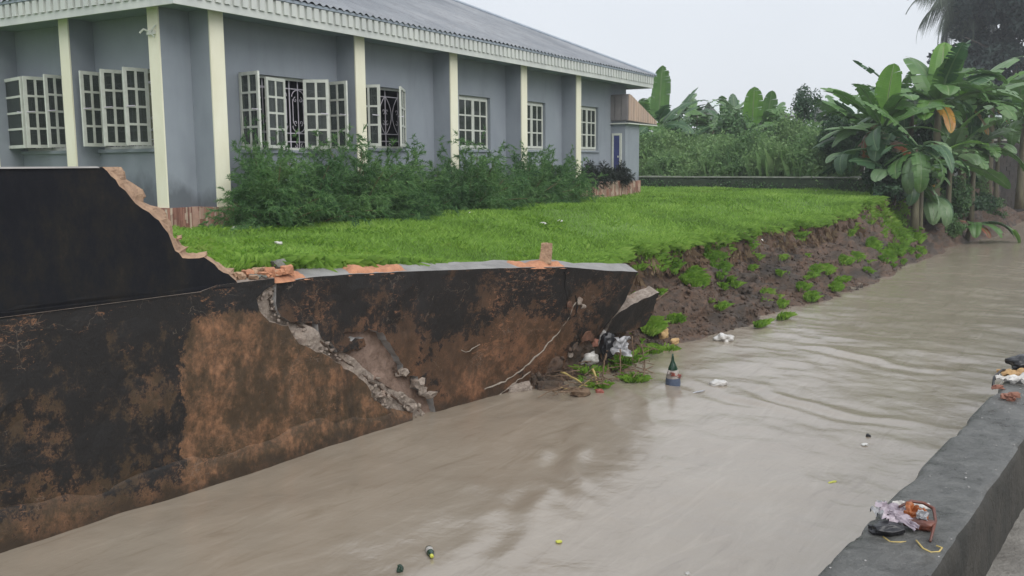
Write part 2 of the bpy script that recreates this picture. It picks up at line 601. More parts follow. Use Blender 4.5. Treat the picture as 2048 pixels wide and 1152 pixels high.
def fast(name, V, F, mats, parent=None, smooth_=False, uv=None):
    """V (N,3), F (M,k) numpy"""
    me = bpy.data.meshes.new(name)
    V = np.ascontiguousarray(V, np.float32)
    F = np.ascontiguousarray(F, np.int32)
    k = F.shape[1]
    me.vertices.add(len(V))
    me.vertices.foreach_set('co', V.ravel())
    me.loops.add(F.size)
    me.loops.foreach_set('vertex_index', F.ravel())
    me.polygons.add(len(F))
    me.polygons.foreach_set('loop_start', np.arange(0, F.size, k, dtype=np.int32))
    if smooth_:
        me.polygons.foreach_set('use_smooth', np.ones(len(F), bool))
    if uv is not None:
        l = me.uv_layers.new(name='UVMap')
        l.data.foreach_set('uv', np.ascontiguousarray(uv[F.ravel()], np.float32).ravel())
    me.update(calc_edges=True)
    me.validate()
    return link(name, me, mats, parent)


def empty(name, loc, rz=0.0):
    o = bpy.data.objects.new(name, None)
    o.empty_display_size = .2
    o.location = loc
    o.rotation_euler = (0, 0, rz)
    COL.objects.link(o)
    return o


class MB:
    def __init__(self):
        self.v, self.f = [], []

    def box(self, x0, x1, y0, y1, z0, z1):
        b = len(self.v)
        self.v += [(x0, y0, z0), (x1, y0, z0), (x1, y1, z0), (x0, y1, z0), (x0, y0, z1), (x1, y0, z1), (x1, y1, z1), (x0, y1, z1)]
        self.f += [tuple(b + i for i in q) for q in ((0, 3, 2, 1), (4, 5, 6, 7), (0, 1, 5, 4), (1, 2, 6, 5), (2, 3, 7, 6), (3, 0, 4, 7))]
        return self

    def hexa(self, p):                       # eight points, bottom ring then top ring
        b = len(self.v)
        self.v += [tuple(q) for q in p]
        self.f += [tuple(b + i for i in q) for q in ((0, 3, 2, 1), (4, 5, 6, 7), (0, 1, 5, 4), (1, 2, 6, 5), (2, 3, 7, 6), (3, 0, 4, 7))]
        return self

    def tube(self, pts, r, sides=6, cap=True):
        pts = [Vector(p) for p in pts]
        b = len(self.v)
        n = len(pts)
        for i, p in enumerate(pts):
            d = (pts[min(i + 1, n - 1)] - pts[max(i - 1, 0)]).normalized()
            a = Vector((0, 0, 1)) if abs(d.z) < .9 else Vector((1, 0, 0))
            x = d.cross(a).normalized()
            y = d.cross(x).normalized()
            rr = r[i] if isinstance(r, (list, tuple)) else r
            for k in range(sides):
                q = 2 * PI * k / sides
                self.v.append(tuple(p + (x * math.cos(q) + y * math.sin(q)) * rr))
        for i in range(n - 1):
            for k in range(sides):
                k2 = (k + 1) % sides
                self.f.append((b + i * sides + k, b + i * sides + k2, b + (i + 1) * sides + k2, b + (i + 1) * sides + k))
        if cap:
            self.f.append(tuple(b + k for k in range(sides))[::-1])
            self.f.append(tuple(b + (n - 1) * sides + k for k in range(sides)))
        return self

    def prism(self, poly, axis_vec):         # poly: list of 3D points, extruded by vector
        b = len(self.v)
        k = len(poly)
        a = Vector(axis_vec)
        self.v += [tuple(Vector(p)) for p in poly] + [tuple(Vector(p) + a) for p in poly]
        self.f.append(tuple(range(b, b + k))[::-1])
        self.f.append(tuple(range(b + k, b + 2 * k)))
        for i in range(k):
            j = (i + 1) % k
            self.f.append((b + i, b + j, b + k + j, b + k + i))
        return self

    def build(self, name, mats, parent=None, smooth_=False):
        return ob(name, self.v, self.f, mats, parent, smooth_)


def bevel_obj(o, w=.01, seg=1):
    md = o.modifiers.new('bevel', 'BEVEL')
    md.width = w
    md.segments = seg
    md.limit_method = 'ANGLE'
    return o


def densify(P, step, jag, seed, closed=True, skip=()):
    """subdivide an outline of 2D points and shake it, so that breaks look broken"""
    out = []
    r = random.Random(seed)
    k = len(P)
    for i in range(k if closed else k - 1):
        a, b = P[i], P[(i + 1) % k]
        L = math.hypot(b[0] - a[0], b[1] - a[1])
        m_ = max(1, int(L / step))
        for j in range(m_):
            u = j / m_
            x, y = a[0] + (b[0] - a[0]) * u, a[1] + (b[1] - a[1]) * u
            if i not in skip and j > 0:
                x += r.uniform(-jag, jag)
                y += r.uniform(-jag, jag)
            out.append((x, y))
    return out


def inside(poly, x, y):
    c = False
    k = len(poly)
    j = k - 1
    for i in range(k):
        xi, yi = poly[i]
        xj, yj = poly[j]
        if (yi > y) != (yj > y) and x < (xj - xi) * (y - yi) / (yj - yi) + xi:
            c = not c
        j = i
    return c


def panel(name, outline, f3, thick, mats, parent, grid=.12, rings=3, disp=.012, shear=None, rough_rim=.02, seed=1, rim_scale=None):
    """slab with a freely drawn outline: front face meshed inside the outline, rough rim, back face.
    f3(u, v, depth) -> Vector ; shear(u, v) -> (du, dv) added to the back."""
    xs = [p[0] for p in outline]
    ys = [p[1] for p in outline]
    pts = [Vector(p) for p in outline]
    k = len(pts)
    rr = random.Random(seed)
    x = min(xs) + grid / 2
    while x < max(xs):
        y = min(ys) + grid / 2
        while y < max(ys):
            qx, qy = x + rr.uniform(-.3, .3) * grid, y + rr.uniform(-.3, .3) * grid
            if inside(outline, qx, qy):
                pts.append(Vector((qx, qy)))
            y += grid
        x += grid
    ed = [(i, (i + 1) % k) for i in range(k)]
    V2, E2, F2, *_ = delaunay_2d_cdt(pts, ed, [], 1, 1e-5)
    cnt = len(V2)
    A = np.array([[v[0], v[1], 0] for v in V2])
    nz = fbm(A * 3.0 + seed * 3.7, 4, seed) * disp
    verts = [f3(V2[i][0], V2[i][1], nz[i]) for i in range(cnt)]
    faces = [tuple(f) for f in F2]
    mi = [0] * len(faces)
    # boundary edges of the CDT result
    ec = {}
    for f in faces:
        for i in range(len(f)):
            a, b = f[i], f[(i + 1) % len(f)]
            ec[(a, b)] = 1
    bnd = [(a, b) for (a, b) in ec if (b, a) not in ec]
    bv = sorted({a for e in bnd for a in e})
    ring_idx = {v: [v] for v in bv}
    for q in range(1, rings + 1):
        for v in bv:
            u0, v0 = V2[v][0], V2[v][1]
            du, dv = shear(u0, v0) if shear else (0, 0)
            w = q / rings
            j = rough_rim * (rim_scale(u0, v0) if rim_scale else 1)
            p = f3(u0 + du * w + rr.uniform(-j, j), v0 + dv * w + rr.uniform(-j, j), thick * w + rr.uniform(-j, j) * .5)
            ring_idx[v].append(len(verts))
            verts.append(p)
    for (a, b) in bnd:
        for q in range(rings):
            faces.append((b, a, ring_idx[a][q + 1], ring_idx[b][q + 1])[::1])
            mi.append(1)
    # back
    inner = {}
    for i in range(cnt):
        if i in ring_idx:
            inner[i] = ring_idx[i][-1]
        else:
            du, dv = shear(V2[i][0], V2[i][1]) if shear else (0, 0)
            inner[i] = len(verts)
            verts.append(f3(V2[i][0] + du, V2[i][1] + dv, thick))
    for f in F2:
        faces.append(tuple(inner[i] for i in f)[::-1])
        mi.append(1)
    o = ob(name, verts, faces, mats, parent, False, mi)
    bm = bmesh.new()
    bm.from_mesh(o.data)
    bmesh.ops.recalc_face_normals(bm, faces=bm.faces)
    bm.to_mesh(o.data)
    bm.free()
    return o


def rock(name, loc, size, mats, seed, parent=None, sub=2, rough=.35, rz=0.0, flat=False):
    """an angular broken lump"""
    bm = bmesh.new()
    bmesh.ops.create_icosphere(bm, subdivisions=sub, radius=1)
    P = np.array([v.co[:] for v in bm.verts])
    box = np.sign(P) * np.abs(P) ** .55
    d = 1 + rough * fbm(P * 1.6 + seed * 5.1, 4, seed)
    P = box * d[:, None] * .8
    for v, p in zip(bm.verts, P):
        v.co = (p[0] * size[0] / 2, p[1] * size[1] / 2, p[2] * size[2] / 2)
    me = bpy.data.meshes.new(name)
    bm.to_mesh(me)
    bm.free()
    if not flat:
        me.polygons.foreach_set('use_smooth', [True] * len(me.polygons))
    o = link(name, me, mats, parent)
    o.location = loc
    o.rotation_euler = (0, 0, rz)
    return o


# ------------------------------------------------------------------ wall surfaces and ground heights (channel frame)
WALL_N = -7.5


def slab_base(s):
    return -7.56 + .11 * max(0.0, s - 8.0)


def slab_lean(s):
    return .05 + .66 * (max(0.0, s - 5.8) / 6.1) ** 2


def slab_n(s, z):
    return slab_base(s) + slab_lean(s) * z / 1.7


def hit_surface(px, py, fn, far=40.0):
    d = ray(px, py)
    O = Vector((0, 0, CAMZ))

    def g(k):
        s, n_, z = sn(O + d * k)
        return n_ - fn(s, z)
    lo, hi = 1.0, 1.0
    while hi < far and g(hi) > 0:
        lo = hi
        hi += .1
    for _ in range(30):
        mid = (lo + hi) / 2
        if g(mid) > 0:
            lo = mid
        else:
            hi = mid
    s, n_, z = sn(O + d * hi)
    return s, z


def wall_px(px, py):
    return hit_surface(px, py, lambda s, z: WALL_N)


def slab_px(px, py):
    return hit_surface(px, py, slab_n)


WL_S = [-50, 8.0, 9.5, 10.4, 11.7, 13.2, 14.6, 16.6, 18.6, 21.7, 27.5, 35.7, 43, 54, 80]
WL_N = [-7.6, -7.6, -7.3, -7.15, -6.97, -7.17, -7.06, -6.82, -7.03, -6.55, -6.95, -7.35, -7.0, -7.8, -8]
LIP_S = [-50, 5.6, 7, 9, 10.5, 11.5, 12.4, 13.4, 15, 17, 19, 22, 25, 27, 30, 40, 60]
LIP_N = [-7.95, -7.95, -7.93, -7.75, -7.45, -7.2, -7.35, -8.25, -8.75, -8.7, -8.8, -8.85, -8.75, -8.7, -8.7, -8.8, -9]


def lip_n(s):
    s = np.asarray(s, float)
    w = smooth(11, 13, s)
    return np.interp(s, LIP_S, LIP_N) + w * (.16 * np.sin(s * 2.3) + .1 * np.sin(s * 5.9 + 1) + .06 * np.sin(s * 13.1))


def water_n(s):
    return np.interp(s, WL_S, WL_N)


def lawn_z(s, n_):
    s = np.asarray(s, float)
    n_ = np.asarray(n_, float)
    A = smooth(6.0, 11.5, s) * (.46 - .3 * smooth(26, 32, s)) + smooth(12, 14.5, s) * .17 * (1 - smooth(26, 31, s))
    w = smooth(-12.8, -8.2, n_)
    return LAWN - A * w + .012 * np.sin(s * 1.7 + n_) + .01 * np.sin(n_ * 2.9 - s)


def bank_profile(u, zl):
    """u 0 at the grass lip, 1 at the water's edge"""
    u = np.asarray(u, float)
    sc = smooth(0, .09, u) * .34
    return (zl - sc) - (zl - .34) * np.clip((u - .05) / .95, 0, 2) ** .92


def ground_z(s, n_):
    l, w = float(lip_n(s)), float(water_n(s))
    if n_ <= l:
        return float(lawn_z(s, n_))
    zl = float(lawn_z(s, l))
    u = (n_ - l) / max(.2, w - l)
    if u >= 1:
        return 0.0
    return max(0.0, float(bank_profile(u, zl)))


def hit_ground(px, py):
    d = ray(px, py)
    O = Vector((0, 0, CAMZ))
    k = 3.0
    while k < 90:
        P = O + d * k
        s, n_, z = sn(P)
        if z < ground_z(s, n_):
            return s, n_, ground_z(s, n_)
        k += .03
    return s, n_, 0.0


# ------------------------------------------------------------------ setting: ground, lawn, bank, water, road
def sheet(name, outline_sn, z, mats, kind='structure'):
    o = ob(name, [W(s, n_, z) for s, n_ in outline_sn], [tuple(range(len(outline_sn)))], mats)
    return tag(o, kind=kind)


sheet('ground', [(-300, -8.6), (30, -9.2), (63, -9.6), (63, 0), (63, 500), (900, 500), (900, -600), (-300, -600)], 1.40, 'ground')
tag(bpy.data.objects['ground'], 'overgrown ground behind the lawn and the houses', 'ground')

# lawn: fine near the broken edge, follows the lip
S = np.concatenate([np.arange(-14, 4, .5), np.arange(4, 30, .14), np.arange(30, 47, .5)])
U = np.concatenate([np.linspace(0, 1.2, 12), np.linspace(1.5, 6, 12), np.linspace(7, 34, 14)])
SS, UU = np.meshgrid(S, U, indexing='ij')
NN = lip_n(SS) - UU
ZZ = lawn_z(SS, NN)
V = Wn(np.stack([SS.ravel(), NN.ravel(), ZZ.ravel()], 1))
a, b_ = len(S), len(U)
I = np.arange(a * b_).reshape(a, b_)
F = np.stack([I[:-1, :-1], I[:-1, 1:], I[1:, 1:], I[1:, :-1]], -1).reshape(-1, 4)
tag(fast('lawn', V, F, 'lawn_soil', None, True), 'green lawn between the grey building and the channel', 'lawn', kind='structure')

# mud bank
S = np.concatenate([np.arange(9.9, 24, .05), np.arange(24, 58, .16)])
U = np.linspace(-.16, 1.35, 74)
SS, UU = np.meshgrid(S, U, indexing='ij')
L_, Wt = lip_n(SS), water_n(SS)
NN = L_ + (Wt - L_) * UU
ZL = lawn_z(SS, L_)
ZZ = np.where(UU < 0, ZL - .05, bank_profile(np.clip(UU, 0, 1), ZL)) - np.clip(UU - 1, 0, 1) * .9
P3 = np.stack([SS.ravel(), NN.ravel() * 1.0, ZZ.ravel()], 1)
m1 = fbm(P3 * [1.3, 1.3, 1.3], 3, 3)
m2 = fbm(P3 * [4.5, 4.5, 4.5], 4, 5)
m3 = 1 - np.abs(fbm(P3 * [9, 9, 9], 3, 9))
amp = (smooth(-.02, .12, UU) * (1 - .75 * smooth(.85, 1.0, UU))).ravel()
m4 = fbm(P3 * [17, 17, 17], 2, 15)
disp = amp * (.17 * m1 + .085 * m2 + .05 * (m3 - .5) + .02 * m4)
P3[:, 2] += disp * .75
P3[:, 1] += disp * .75 + amp * .05 * m2
V = Wn(P3)
a, b_ = len(S), len(U)
I = np.arange(a * b_).reshape(a, b_)
F = np.stack([I[:-1, :-1], I[:-1, 1:], I[1:, 1:], I[1:, :-1]], -1).reshape(-1, 4)[:, ::-1]
tag(fast('mud_bank', V, F, 'mud', None, True), 'collapsed brown mud bank below the lawn edge', 'bank', kind='structure')
BANK_V = V

# clods of earth lying on the bank (joined: too many and too small to pick apart)
cv, cf = [], []
ico = bmesh.new()
bmesh.ops.create_icosphere(ico, subdivisions=1, radius=1)
IV = np.array([v.co[:] for v in ico.verts])
IF = np.array([[v.index for v in f.verts] for f in ico.faces])
ico.free()
rows = np.where((UU.ravel() > .12) & (UU.ravel() < 1.0) & (SS.ravel() < 33))[0]
pick = RNG.choice(rows, 3200)
for q, i in enumerate(pick):
    r_ = RNG.uniform(.012, .032) * (1.9 if RNG.random() < .12 else 1)
    sc = RNG.uniform(.7, 1.4, 3) * r_
    dv = IV * (1 + .4 * RNG.normal(size=(len(IV), 1)).clip(-1, 1)) * sc
    cv.append(dv + V[i] + [0, 0, r_ * .2])
    cf.append(IF + q * len(IV))
tag(fast('mud_clods', np.concatenate(cv), np.concatenate(cf), 'mud'), 'loose wet clods of earth on the mud bank', 'soil', kind='stuff')

# water: rippled sheet flowing along the channel
S = np.concatenate([np.arange(-3, 1.5, .25), np.arange(1.5, 17, .045), np.arange(17, 34, .1), np.arange(34, 64, .25)])
Nn = np.arange(-8.6, -.6, .05)
SS, NN = np.meshgrid(S, Nn, indexing='ij')
sf, nf = SS.ravel(), NN.ravel()
z0 = np.zeros_like(sf)
rip = .013 * fbm(np.stack([sf * .75, nf * 1.1, z0], 1), 3, 21)
rip += .006 * fbm(np.stack([sf * 2.6 + nf * .8, nf * 2.0 - sf * .6, z0 + 3], 1), 3, 22)
chop = smooth(11, 17, sf) * (1 - .3 * smooth(-3.5, -1.2, nf))
rip += chop * .019 * fbm(np.stack([sf * .9, nf * .55, z0 + 7], 1), 3, 25)
rip += chop * .007 * (1 - np.abs(fbm(np.stack([sf * 3.0, nf * 1.2, z0 + 9], 1), 2, 27)))
# standing wavelets fanning off the broken slab
for (s0, n0, ds, dn, ph, wd, am) in ((11.2, -6.9, -.62, .78, 0, .10, .014), (9.2, -6.2, -.72, .69, 1, .12, .02), (8.6, -5.6, -.75, .66, 2, .1, .016),
                                     (7.2, -5.2, -.8, .6, 1, .09, .015), (12.4, -6.5, -.5, .86, 2, .12, .018), (12.0, -5.2, -.3, .95, 2, .16, .024), (15, -5.5, -.2, .98, 1, .2, .03)):
    al = (sf - s0) * ds + (nf - n0) * dn
    ac = (sf - s0) * -dn + (nf - n0) * ds + .18 * np.sin(al * 1.7 + ph) + .05 * np.sin(al * 5.1)
    env = smooth(0, .5, al) * (1 - smooth(1.5, 3.4, al))
    rip += am * env * (np.exp(-(ac / wd) ** 2) - .6 * np.exp(-((ac - .22) / wd) ** 2) + .5 * np.exp(-((ac - .42) / wd) ** 2))
V = Wn(np.stack([sf, nf, rip], 1))
a, b_ = len(S), len(Nn)
I = np.arange(a * b_).reshape(a, b_)
F = np.stack([I[:-1, :-1], I[:-1, 1:], I[1:, 1:], I[1:, :-1]], -1).reshape(-1, 4)[:, ::-1]
tag(fast('water', V, F, 'muddy_water', None, True), 'brown flood water filling the channel', 'water', kind='structure')
sheet('channel_bed', [(-20, -9), (70, -9.8), (70, -.6), (-20, -.6)], -.9, 'mud')
tag(bpy.data.objects['channel_bed'], 'muddy bed under the flood water', 'channel bed')
sheet('road', [(-30, -.60), (70, -.60), (70, 300), (-30, 300)], 1.5, 'road_concrete')
tag(bpy.data.objects['road'], 'rough grey concrete beside the near channel wall', 'road')

# ------------------------------------------------------------------ near channel parapet
PI_N, PO_N, PT = -.872, -.58, 1.80
S = np.concatenate([np.arange(-3, .6, .2), np.arange(.6, 7, .02), np.arange(7, 16, .1), np.arange(16, 63, .8)])
prof = [(PI_N, -1.0), (PI_N, .6), (PI_N, 1.3), (PI_N, 1.7), (PI_N + .002, 1.775), (PI_N + .012, 1.795)]
prof += [(x, PT) for x in np.linspace(PI_N + .03, PO_N - .03, 16)]
prof += [(PO_N - .012, 1.795), (PO_N - .002, 1.775), (PO_N, 1.72), (PO_N, 1.65), (PO_N + .004, 1.58), (PO_N + .008, 1.3)]
prof = np.array(prof)
SS, K = np.meshgrid(S, np.arange(len(prof)), indexing='ij')
P3 = np.stack([SS.ravel(), prof[K.ravel(), 0], prof[K.ravel(), 1]], 1)
e1 = fbm(P3 * [2.2, 8, 8], 4, 31)
e2 = fbm(P3 * [14, 14, 14], 3, 33)
P3[:, 1] += .003 * e1 + .003 * e2
P3[:, 2] += .004 * e1 + .0035 * e2
edge_in = np.exp(-((K.ravel() - 4.5) / 1.3) ** 2)
edge_out = np.exp(-((K.ravel() - 22.5) / 1.3) ** 2)
chip = np.clip(fbm(np.stack([P3[:, 0] * 3.5, P3[:, 0] * 0, P3[:, 0] * 0], 1), 5, 37) - .25, 0, 1)
P3[:, 2] -= .018 * chip * (edge_in + edge_out)
P3[:, 1] += .018 * chip * (edge_in - edge_out)
V = Wn(P3)
a, b_ = len(S), len(prof)
I = np.arange(a * b_).reshape(a, b_)
F = np.stack([I[:-1, :-1], I[:-1, 1:], I[1:, 1:], I[1:, :-1]], -1).reshape(-1, 4)
para = empty('channel_parapet', W(3, -.726, 1.5))
tag(para, 'low wet grey concrete parapet along the near side of the channel', 'parapet')
po = fast('parapet_wall', V - np.array(para.location), F, ['wet_concrete', 'parapet_side'], para, True)
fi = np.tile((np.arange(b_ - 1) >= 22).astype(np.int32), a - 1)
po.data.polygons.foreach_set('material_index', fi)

# ------------------------------------------------------------------ broken retaining wall (left part, still standing)
rw = empty('retaining_wall', W(4.5, WALL_N, 0))
tag(rw, 'tall black boundary wall on a stained retaining wall, broken off in a diagonal line', 'wall')
RWO = Vector(rw.location)


def f_wall(u, v, d):
    return W(u, WALL_N - d, v) - RWO


def f_upper(u, v, d):
    return W(u, WALL_N - .001 - d, v) - RWO


crack = [wall_px(*p) for p in ((548, 568), (530, 580), (514, 597), (519, 622), (540, 644), (578, 652), (598, 688), (662, 716), (735, 770), (748, 800), (798, 833), (815, 843))]
top_end = wall_px(548, 562)
out = [(-2.0, -.7), (-2.0, 1.86), (5.2, 1.86), (5.4, 1.90), (top_end[0], 1.90)] + crack + [(crack[-1][0] + .05, -.7)]
out = out[:5] + densify(out[4:], .07, .016, 3, closed=False)[1:] + [out[-1]]
panel('base_wall', out, f_wall, .42, ['wall_left', 'broken_core'], rw, .13, 4, .016, lambda u, v: (.16, 0) if u > 5 else (0, 0), .022, 2)

prof = [hit_surface(px, py, lambda s, z: WALL_N - .001) for px, py in
        ((205, 334), (222, 352), (238, 372), (262, 396), (284, 417), (318, 441), (336, 466), (346, 492), (366, 516), (408, 514), (430, 529), (447, 545), (472, 561))]
out = [(-2.0, 1.86), (-2.0, prof[0][1])] + prof + [(prof[-1][0] + .04, 1.86)]
out = out[:2] + densify(out[2:], .05, .012, 5, closed=False) + [out[-1]]


def up_shear(u, v):
    k = max(0.0, min(1.0, (v - 1.9) / 1.1))
    w_ = .03 * math.sin(v * 23) + .03 * math.sin(v * 41 + u * 7)
    return ((.15 + .15 * k + w_) if u > prof[0][0] - .01 else 0, .02 if (u > 4.4 and v > 1.95) else 0)


panel('upper_wall', out, f_upper, .23, ['black_wall', 'broken_block'], rw, .14, 6, .01, up_shear, .024, 4, lambda u, v: 1.0 if u > prof[0][0] + .02 else .05)
# crumbling pieces of block along the broken edge
for i in range(15):
    a_ = i / 14 * (len(prof) - 1.001)
    i0 = int(a_)
    u0 = prof[i0][0] + (prof[i0 + 1][0] - prof[i0][0]) * (a_ - i0)
    v0 = prof[i0][1] + (prof[i0 + 1][1] - prof[i0][1]) * (a_ - i0)
    g_ = random.uniform(.04, .1)
    rock('block_chunk', W(u0 + random.uniform(.08, .26), WALL_N - random.uniform(.1, .2), v0 + random.uniform(-.08, -.02)) - RWO, (g_ * 1.5, g_, g_ * .8), 'broken_block', 200 + i, rw, 2, .7, random.uniform(0, 3), True)
# thin pale cement cap along the unbroken top
mb = MB()
zt = prof[0][1]
mb.hexa([W(-2, WALL_N + .012, zt - .008) - RWO, W(prof[0][0] - .03, WALL_N + .012, zt - .008) - RWO, W(prof[0][0] - .03, WALL_N - .25, zt - .008) - RWO, W(-2, WALL_N - .25, zt - .008) - RWO,
         W(-2, WALL_N + .010, zt + .006) - RWO, W(prof[0][0] - .05, WALL_N + .010, zt + .006) - RWO, W(prof[0][0] - .05, WALL_N - .248, zt + .006) - RWO, W(-2, WALL_N - .248, zt + .006) - RWO])
mb.build('wall_cap', 'wall_cap', rw)

# footing course that sticks out a little at the waterline
S = np.arange(-2, 8.05, .06)
prof_f = [(-.03, .25), (.006, .24), (.02, .22), (.03, .1), (.03, -.7)]
SS, K = np.meshgrid(S, np.arange(len(prof_f)), indexing='ij')
pf = np.array(prof_f)
P3 = np.stack([SS.ravel(), WALL_N + pf[K.ravel(), 0], pf[K.ravel(), 1]], 1)
nz = fbm(P3 * [1.6, 5, 5], 4, 41)
hh = fbm(np.stack([P3[:, 0] * 1.1, P3[:, 0] * 0, P3[:, 0] * 0], 1), 3, 44)
P3[:, 1] += .02 * nz - .008
P3[:, 2] += (.12 * hh + .02 * nz) * (K.ravel() < 3)
V = Wn(P3) - np.array(RWO)
a, b_ = len(S), len(prof_f)
I = np.arange(a * b_).reshape(a, b_)
F = np.stack([I[:-1, :-1], I[:-1, 1:], I[1:, 1:], I[1:, :-1]], -1).reshape(-1, 4)[:, ::-1]
fast('footing', V, F, 'wall_left', rw, True)

# exposed rubble core inside the crack
core_px = [(545, 560), (508, 596), (512, 630), (570, 662), (590, 695), (655, 725), (725, 775), (742, 808), (800, 846), (868, 850), (890, 815), (850, 770), (820, 745), (812, 725), (795, 690), (770, 655), (690, 650), (660, 640), (600, 632), (566, 620), (562, 575)]
core = [wall_px(*p) for p in core_px]
core = [(s, max(z, -.3)) for s, z in core]


def f_core(u, v, d):
    return W(u, WALL_N - .05 - d, v) - RWO


band_px = [(545, 560), (508, 596), (512, 630), (570, 662), (590, 695), (655, 725), (725, 775), (742, 808), (800, 846), (866, 850), (858, 828), (832, 800), (790, 772), (746, 746), (702, 712), (664, 686), (630, 656), (592, 634), (568, 622), (562, 600), (562, 575)]
band = [(a2, max(b2, -.3)) for a2, b2 in (wall_px(*p) for p in band_px)]
panel('broken_core', densify(band, .08, .014, 8), f_core, .2, ['broken_core', 'broken_core'], rw, .03, 2, .075, None, .015, 9)
spall_px = [(560, 600), (600, 628), (660, 640), (690, 650), (770, 655), (795, 690), (812, 725), (820, 745), (850, 770), (890, 815), (870, 845), (830, 806), (790, 778), (744, 752), (700, 718), (660, 692), (625, 662), (588, 640)]
spall = [(a2, max(b2, -.3)) for a2, b2 in (wall_px(*p) for p in spall_px)]
panel('spalled_face', densify(spall, .08, .01, 18), lambda u, v, d: W(u, WALL_N - .09 - d, v) - RWO, .15, ['spalled_render', 'spalled_render'], rw, .05, 1, .04, None, .01, 19)
# dark open joint running down the middle of the break, and stones in the core
for q, pts in enumerate((((556, 575), (545, 600), (552, 622), (590, 640), (622, 664), (668, 706), (720, 742), (765, 778), (805, 806), (838, 826)), ((690, 668), (722, 700), (735, 690)), ((795, 735), (806, 752), (832, 758)))):
    pw = []
    for i in range(len(pts) - 1):
        for j in range(5):
            pw.append((pts[i][0] + (pts[i + 1][0] - pts[i][0]) * j / 5 + random.uniform(-3, 3), pts[i][1] + (pts[i + 1][1] - pts[i][1]) * j / 5 + random.uniform(-3, 3)))
    sz_ = [wall_px(*p) for p in pw]
    MB().tube([W(a2, WALL_N - .045, b2) - RWO for a2, b2 in sz_], [random.uniform(.006, .02) for _ in sz_], 5).build('open_joint', 'mud', rw)
VV, FF = [], []
kk = 0
for q in range(700):
    px, py = random.uniform(508, 880), random.uniform(560, 845)
    if not inside(band_px, px, py):
        continue
    a2, b2 = wall_px(px, py)
    P_ = np.array(W(a2, WALL_N - .035, b2) - RWO)
    VV.append(IV * (1 + .35 * RNG.normal(size=(len(IV), 1)).clip(-1, 1)) * RNG.uniform(.008, .03) * RNG.uniform(.6, 1.3, 3) + P_)
    FF.append(IF + kk * len(IV))
    kk += 1
o = fast('core_gravel', np.concatenate(VV), np.concatenate(FF), 'broken_core', rw)
o['kind'] = 'stuff'
# loose chunks that stick out of the core
for i, (px, py, w_, h_) in enumerate(((808, 746, .11, .1), (838, 768, .2, .16), (852, 790, .28, .09), (762, 790, .12, .08), (822, 814, .16, .1))):
    s, z = wall_px(px, py)
    rock('rubble_chunk', W(s, WALL_N - .03, z) - RWO, (w_, .14, h_), 'broken_core', 60 + i, rw, 2, .75, -CA, True)

# ------------------------------------------------------------------ fallen slab of the wall (tilted over the water)
fs = empty('fallen_wall_slab', W(8.5, -7.4, 0))
tag(fs, 'cracked retaining wall slab leaning out over the brown water, rubble on its top', 'wall')
FSO = Vector(fs.location)


def f_slab(u, v, d):
    return W(u, slab_n(u, v) - d, v) - FSO


left_px = [(553, 566), (552, 606), (560, 632), (580, 644), (637, 649), (641, 675), (660, 682), (673, 704), (708, 701), (732, 690), (728, 676), (710, 676), (702, 683), (685, 665), (732, 661), (764, 665), (779, 686), (791, 708), (806, 730), (809, 752), (836, 753), (840, 777), (868, 790), (882, 822)]
right_px = [(1110, 790), (1122, 738), (1136, 717), (1150, 700), (1164, 686), (1186, 676), (1204, 666), (1222, 638), (1242, 614), (1254, 592), (1266, 568), (1276, 544)]
top_px = [(1210, 541), (1130, 534), (1060, 535), (980, 537), (900, 540), (820, 543), (690, 549), (620, 555)]
lf = [slab_px(*p) for p in left_px]
lf[-1] = (lf[-1][0], -.6)
rt = [slab_px(*p) for p in right_px]
rt[0] = (rt[0][0] - .3, -.6)
tp = [slab_px(*p) for p in top_px]
ol = densify(lf, .06, .014, 12, closed=False)
orr = densify(rt, .07, .02, 13, closed=False)
ot = densify([rt[-1]] + tp + [lf[0]], .15, .004, 14, closed=False)[1:]
slab_out = ol + [lf[-1]] + orr + [rt[-1]] + ot


def slab_shear(u, v):
    k = max(0.0, (u - 5.8) / 6)
    return (.16 if (u > 11.2 and v > .8) else (.0 if u > 10.5 else -.06), (.05 + .035 * k) if v > .8 else -.01)


panel('slab', slab_out, f_slab, .38, ['wall_slab', 'coping_grey'], fs, .11, 4, .018, slab_shear, .014, 15)

# hand-sized plate of render still stuck in the gap of the crack, and the wedge broken off the far end
wf = empty('broken_wall_wedge', W(11.9, -6.9, .6))
tag(wf, 'dark pointed wedge of broken wall jutting out at the end of the leaning slab', 'wall fragment')
WFO = Vector(wf.location)
wedge_px = [(1225, 638), (1243, 622), (1262, 611), (1290, 597), (1318, 585), (1312, 605), (1304, 628), (1293, 650), (1270, 660), (1247, 666), (1210, 667)]
wedge = [hit_surface(px, py, lambda s, z: slab_n(s, z) - .03) for px, py in wedge_px]


def f_wedge(u, v, d):
    return W(u, slab_n(u, v) - .03 - d, v) - WFO


panel('fragment', densify(wedge, .06, .015, 17), f_wedge, .3, ['wall_slab', 'broken_core'], wf, .09, 3, .02, lambda u, v: (.12, .06), .02, 18)


# cracks: pale torn edges and a dark gap, following the slab face
def on_slab(px, py, off=.012):
    s, z = slab_px(px, py)
    return W(s, slab_n(s, z) + off, z) - FSO


def wiggle(pts, step, amp, seed):
    r = random.Random(seed)
    out = []
    for i in range(len(pts) - 1):
        a, b2 = pts[i], pts[i + 1]
        m_ = max(1, int(math.hypot(b2[0] - a[0], b2[1] - a[1]) / step))
        for j in range(m_):
            u = j / m_
            out.append((a[0] + (b2[0] - a[0]) * u + r.uniform(-amp, amp), a[1] + (b2[1] - a[1]) * u + r.uniform(-amp, amp)))
    out.append(pts[-1])
    return out


